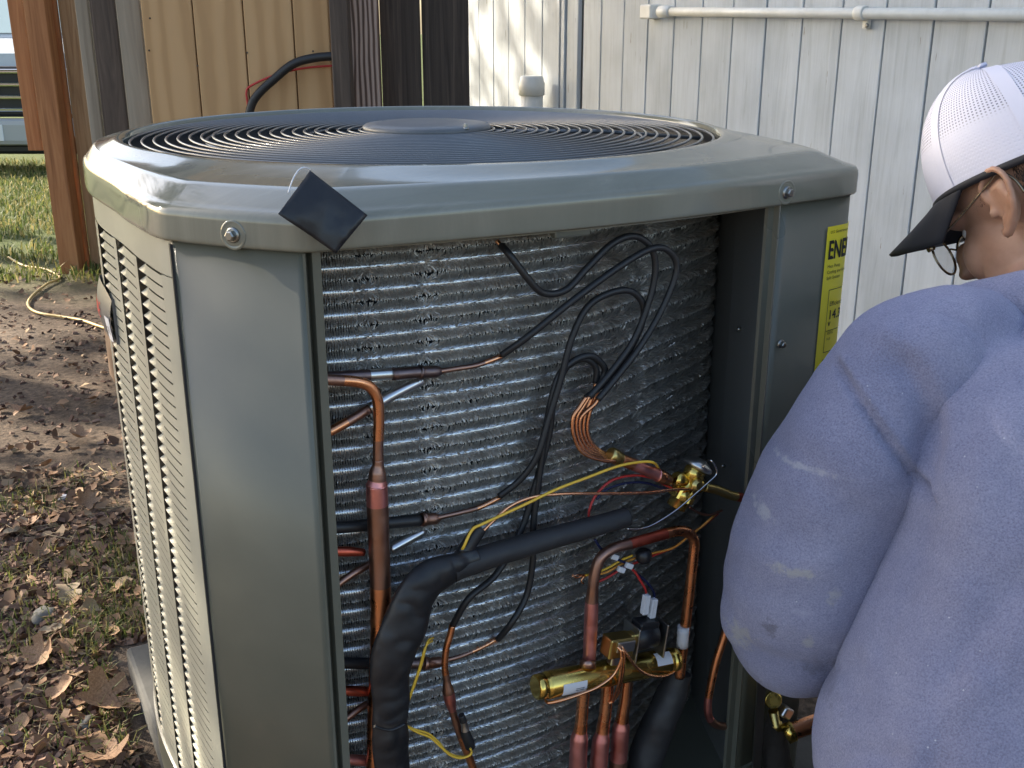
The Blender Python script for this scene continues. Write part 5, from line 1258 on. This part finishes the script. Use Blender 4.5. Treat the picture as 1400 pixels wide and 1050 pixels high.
# folds and seams worked into the cloth
nv = len(hood_me.vertices); co_ = np.empty(nv*3); hood_me.vertices.foreach_get('co', co_); co_ = co_.reshape(-1, 3)
nrm = np.empty(nv*3); hood_me.vertices.foreach_get('normal', nrm); nrm = nrm.reshape(-1, 3)
from mathutils.bvhtree import BVHTree
bv = BVHTree.FromPolygons([Vector(p) for p in co_], [tuple(p.vertices) for p in hood_me.polygons])
def surf(pts):
    out = []
    for x, y in cr(pts, 10):
        h_ = bv.ray_cast(Vector((0,0,CAM_Z)), ray(x, y).normalized())
        if h_[0] is not None: out.append(tuple(h_[0]))
    return np.array(out)
disp = np.zeros(nv)
def crease(pts, width, depth, side_push=0):
    S_ = surf(pts)
    if len(S_) < 2: return
    lo, hi = S_.min(0)-.06, S_.max(0)+.06; ids = np.where(np.all((co_ > lo) & (co_ < hi), axis=1))[0]
    d = np.min(np.linalg.norm(co_[ids][:, None, :]-S_[None, :, :], axis=2), axis=1)
    disp[ids] += -depth*np.exp(-(d/width)**2)
for j in range(nv):
    p = Vector(co_[j]); disp[j] += .0065*mnoise.noise(Vector((p.x*5, p.y*5, p.z*8)))+.002*mnoise.noise(p*22+Vector((3,1,7)))-.0006*max(0, .22-abs(mnoise.noise(Vector((p.x*11+p.z*5, p.y*9, p.z*5-p.x*3))+Vector((1.7,2.3,.4)))))/.22
crease([(1143,497),(1165,530),(1205,590),(1245,645),(1275,690)], .0045, .0095)
crease([(1150,490),(1172,524),(1212,584),(1252,639),(1280,680)], .005, -.0035)
crease([(1215,455),(1250,480),(1283,530),(1300,590),(1290,660)], .011, -.004)
crease([(1240,500),(1262,540),(1274,600),(1262,660)], .016, .010)
crease([(1265,700),(1258,760),(1232,830),(1205,885)], .012, .004)
crease([(1400,560),(1350,620),(1320,720),(1310,800)], .022, -.006)
crease([(1400,800),(1340,860),(1290,960),(1270,1040)], .020, .007)
crease([(1330,930),(1280,985),(1240,1045)], .016, -.006)
crease([(1010,880),(1060,905),(1120,915),(1170,905)], .014, .005)
crease([(1050,600),(1110,640),(1160,700)], .020, .005)
crease([(1005,740),(1060,770),(1130,770)], .022, -.005)
crease([(1140,1045),(1180,1030),(1230,1040)], .012, .006)
co_ += nrm*disp[:, None]; hood_me.vertices.foreach_set('co', co_.ravel()); hood_me.update()
m = M['fleece'] = mat('blue_fleece', (.20,.205,.36), .95, spec=.15); N, L, b = nodes(m)
b.inputs['Sheen Weight'].default_value = .45; b.inputs['Sheen Roughness'].default_value = .5; b.inputs['Sheen Tint'].default_value = (.7,.7,.9,1)
mp = coords(m); n1 = N.new('ShaderNodeTexNoise'); n1.inputs['Scale'].default_value = 7; n1.inputs['Detail'].default_value = 7; n1.inputs['Roughness'].default_value = .65; L.new(mp.outputs[0], n1.inputs['Vector'])
r1 = ramp(N, [(.3,(.185,.19,.28)),(.5,(.235,.238,.34)),(.7,(.29,.29,.39))]); L.new(n1.outputs['Fac'], r1.inputs[0])
n2 = N.new('ShaderNodeTexNoise'); n2.inputs['Scale'].default_value = 520; n2.inputs['Detail'].default_value = 4; n2.inputs['Roughness'].default_value = .7; L.new(mp.outputs[0], n2.inputs['Vector'])
r2 = ramp(N, [(.32,(.62,.62,.66)),(.5,(1,1,1)),(.72,(1.42,1.42,1.38))]); L.new(n2.outputs['Fac'], r2.inputs[0])
mx = N.new('ShaderNodeMix'); mx.data_type = 'RGBA'; mx.blend_type = 'MULTIPLY'; mx.inputs[0].default_value = .8; L.new(r1.outputs[0], mx.inputs[6]); L.new(r2.outputs[0], mx.inputs[7])
cur = mx.outputs[2]
n3 = N.new('ShaderNodeTexNoise'); n3.inputs['Scale'].default_value = 90; n3.inputs['Detail'].default_value = 5; n3.inputs['Roughness'].default_value = .7; L.new(mp.outputs[0], n3.inputs['Vector'])
def stain(px, py, rx, rz, col, amt):
    global cur
    h_ = bv.ray_cast(Vector((0,0,CAM_Z)), ray(px, py).normalized())
    if h_[0] is None: return
    c_ = h_[0]-PB; mpn = N.new('ShaderNodeMapping'); mpn.vector_type = 'POINT'
    mpn.inputs['Location'].default_value = (-c_.x/rx, -c_.y/.05, -c_.z/rz); mpn.inputs['Scale'].default_value = (1/rx, 1/.05, 1/rz); L.new(mp.outputs[0], mpn.inputs[0])
    ln = N.new('ShaderNodeVectorMath'); ln.operation = 'LENGTH'; L.new(mpn.outputs[0], ln.inputs[0])
    a = N.new('ShaderNodeMath'); a.operation = 'MULTIPLY_ADD'; L.new(n3.outputs['Fac'], a.inputs[0]); a.inputs[1].default_value = 4.2; 
    s_ = N.new('ShaderNodeMath'); s_.operation = 'MULTIPLY'; L.new(ln.outputs['Value'], s_.inputs[0]); s_.inputs[1].default_value = -1.0; L.new(s_.outputs[0], a.inputs[2])
    mr = N.new('ShaderNodeMapRange'); mr.inputs['From Min'].default_value = 1.0; mr.inputs['From Max'].default_value = 1.8; mr.inputs['To Max'].default_value = amt*.9; L.new(a.outputs[0], mr.inputs['Value'])
    mm = N.new('ShaderNodeMix'); mm.data_type = 'RGBA'; L.new(mr.outputs[0], mm.inputs[0]); L.new(cur, mm.inputs[6]); mm.inputs[7].default_value = (*col, 1); cur = mm.outputs[2]
dust = (.42,.40,.36)
stain(1088,782,.022,.007,dust,.75); stain(1012,872,.014,.020,(.40,.38,.32),.7); stain(1085,636,.045,.0035,(.44,.43,.46),.7); stain(1045,700,.008,.010,(.45,.45,.48),.7); stain(1140,815,.007,.012,dust,.55); stain(1105,880,.006,.010,dust,.6); stain(1100,838,.010,.005,(.36,.36,.46),.6); stain(1138,886,.007,.005,(.36,.36,.48),.7); stain(1052,860,.006,.014,(.07,.06,.06),.6); stain(1130,925,.03,.018,(.09,.085,.10),.5)
# scattered pale lint
n4 = N.new('ShaderNodeTexVoronoi'); n4.inputs['Scale'].default_value = 48; L.new(mp.outputs[0], n4.inputs['Vector']); rl = ramp(N, [(.035,(1,1,1)),(.05,(0,0,0))]); L.new(n4.outputs['Distance'], rl.inputs[0])
mm = N.new('ShaderNodeMix'); mm.data_type = 'RGBA'; L.new(rl.outputs[0], mm.inputs[0]); L.new(cur, mm.inputs[6]); mm.inputs[7].default_value = (.5,.5,.56,1)
L.new(mm.outputs[2], b.inputs['Base Color']); bump(m, n2.outputs['Fac'], .8, .0024)
child('sweatshirt', hood_me, M['fleece'])
# ---- trousers and boots below the picture's edge
m = M['denim'] = mat('denim', (.045,.05,.075), .9); jm = []
for h_, k_, a_k in ((hipL,KL,AL),(hipR,KR,AR)): jm += [limb([h_, (h_+k_)/2+Vector((0,0,.02)), k_], [.098,.088,.066]), limb([k_, (k_+a_k)/2, a_k], [.064,.062,.052])]
jm.append(ell(pel, (.17,.15,.12))); child('trousers', fused(join(*jm), .01, 4, 'trousers'), M['denim'])
M['boot'] = mat('boot_leather', (.08,.05,.03), .6)
for a_k in (AL, AR): mb = join(ell(a_k+Vector((.03,-.075,-.004)), (.048,.105,.036)), ell(a_k+Vector((.01,-.02,.0)), (.05,.06,.04))); child('boot', fused(mb, .008, 3, 'boot'), M['boot'])
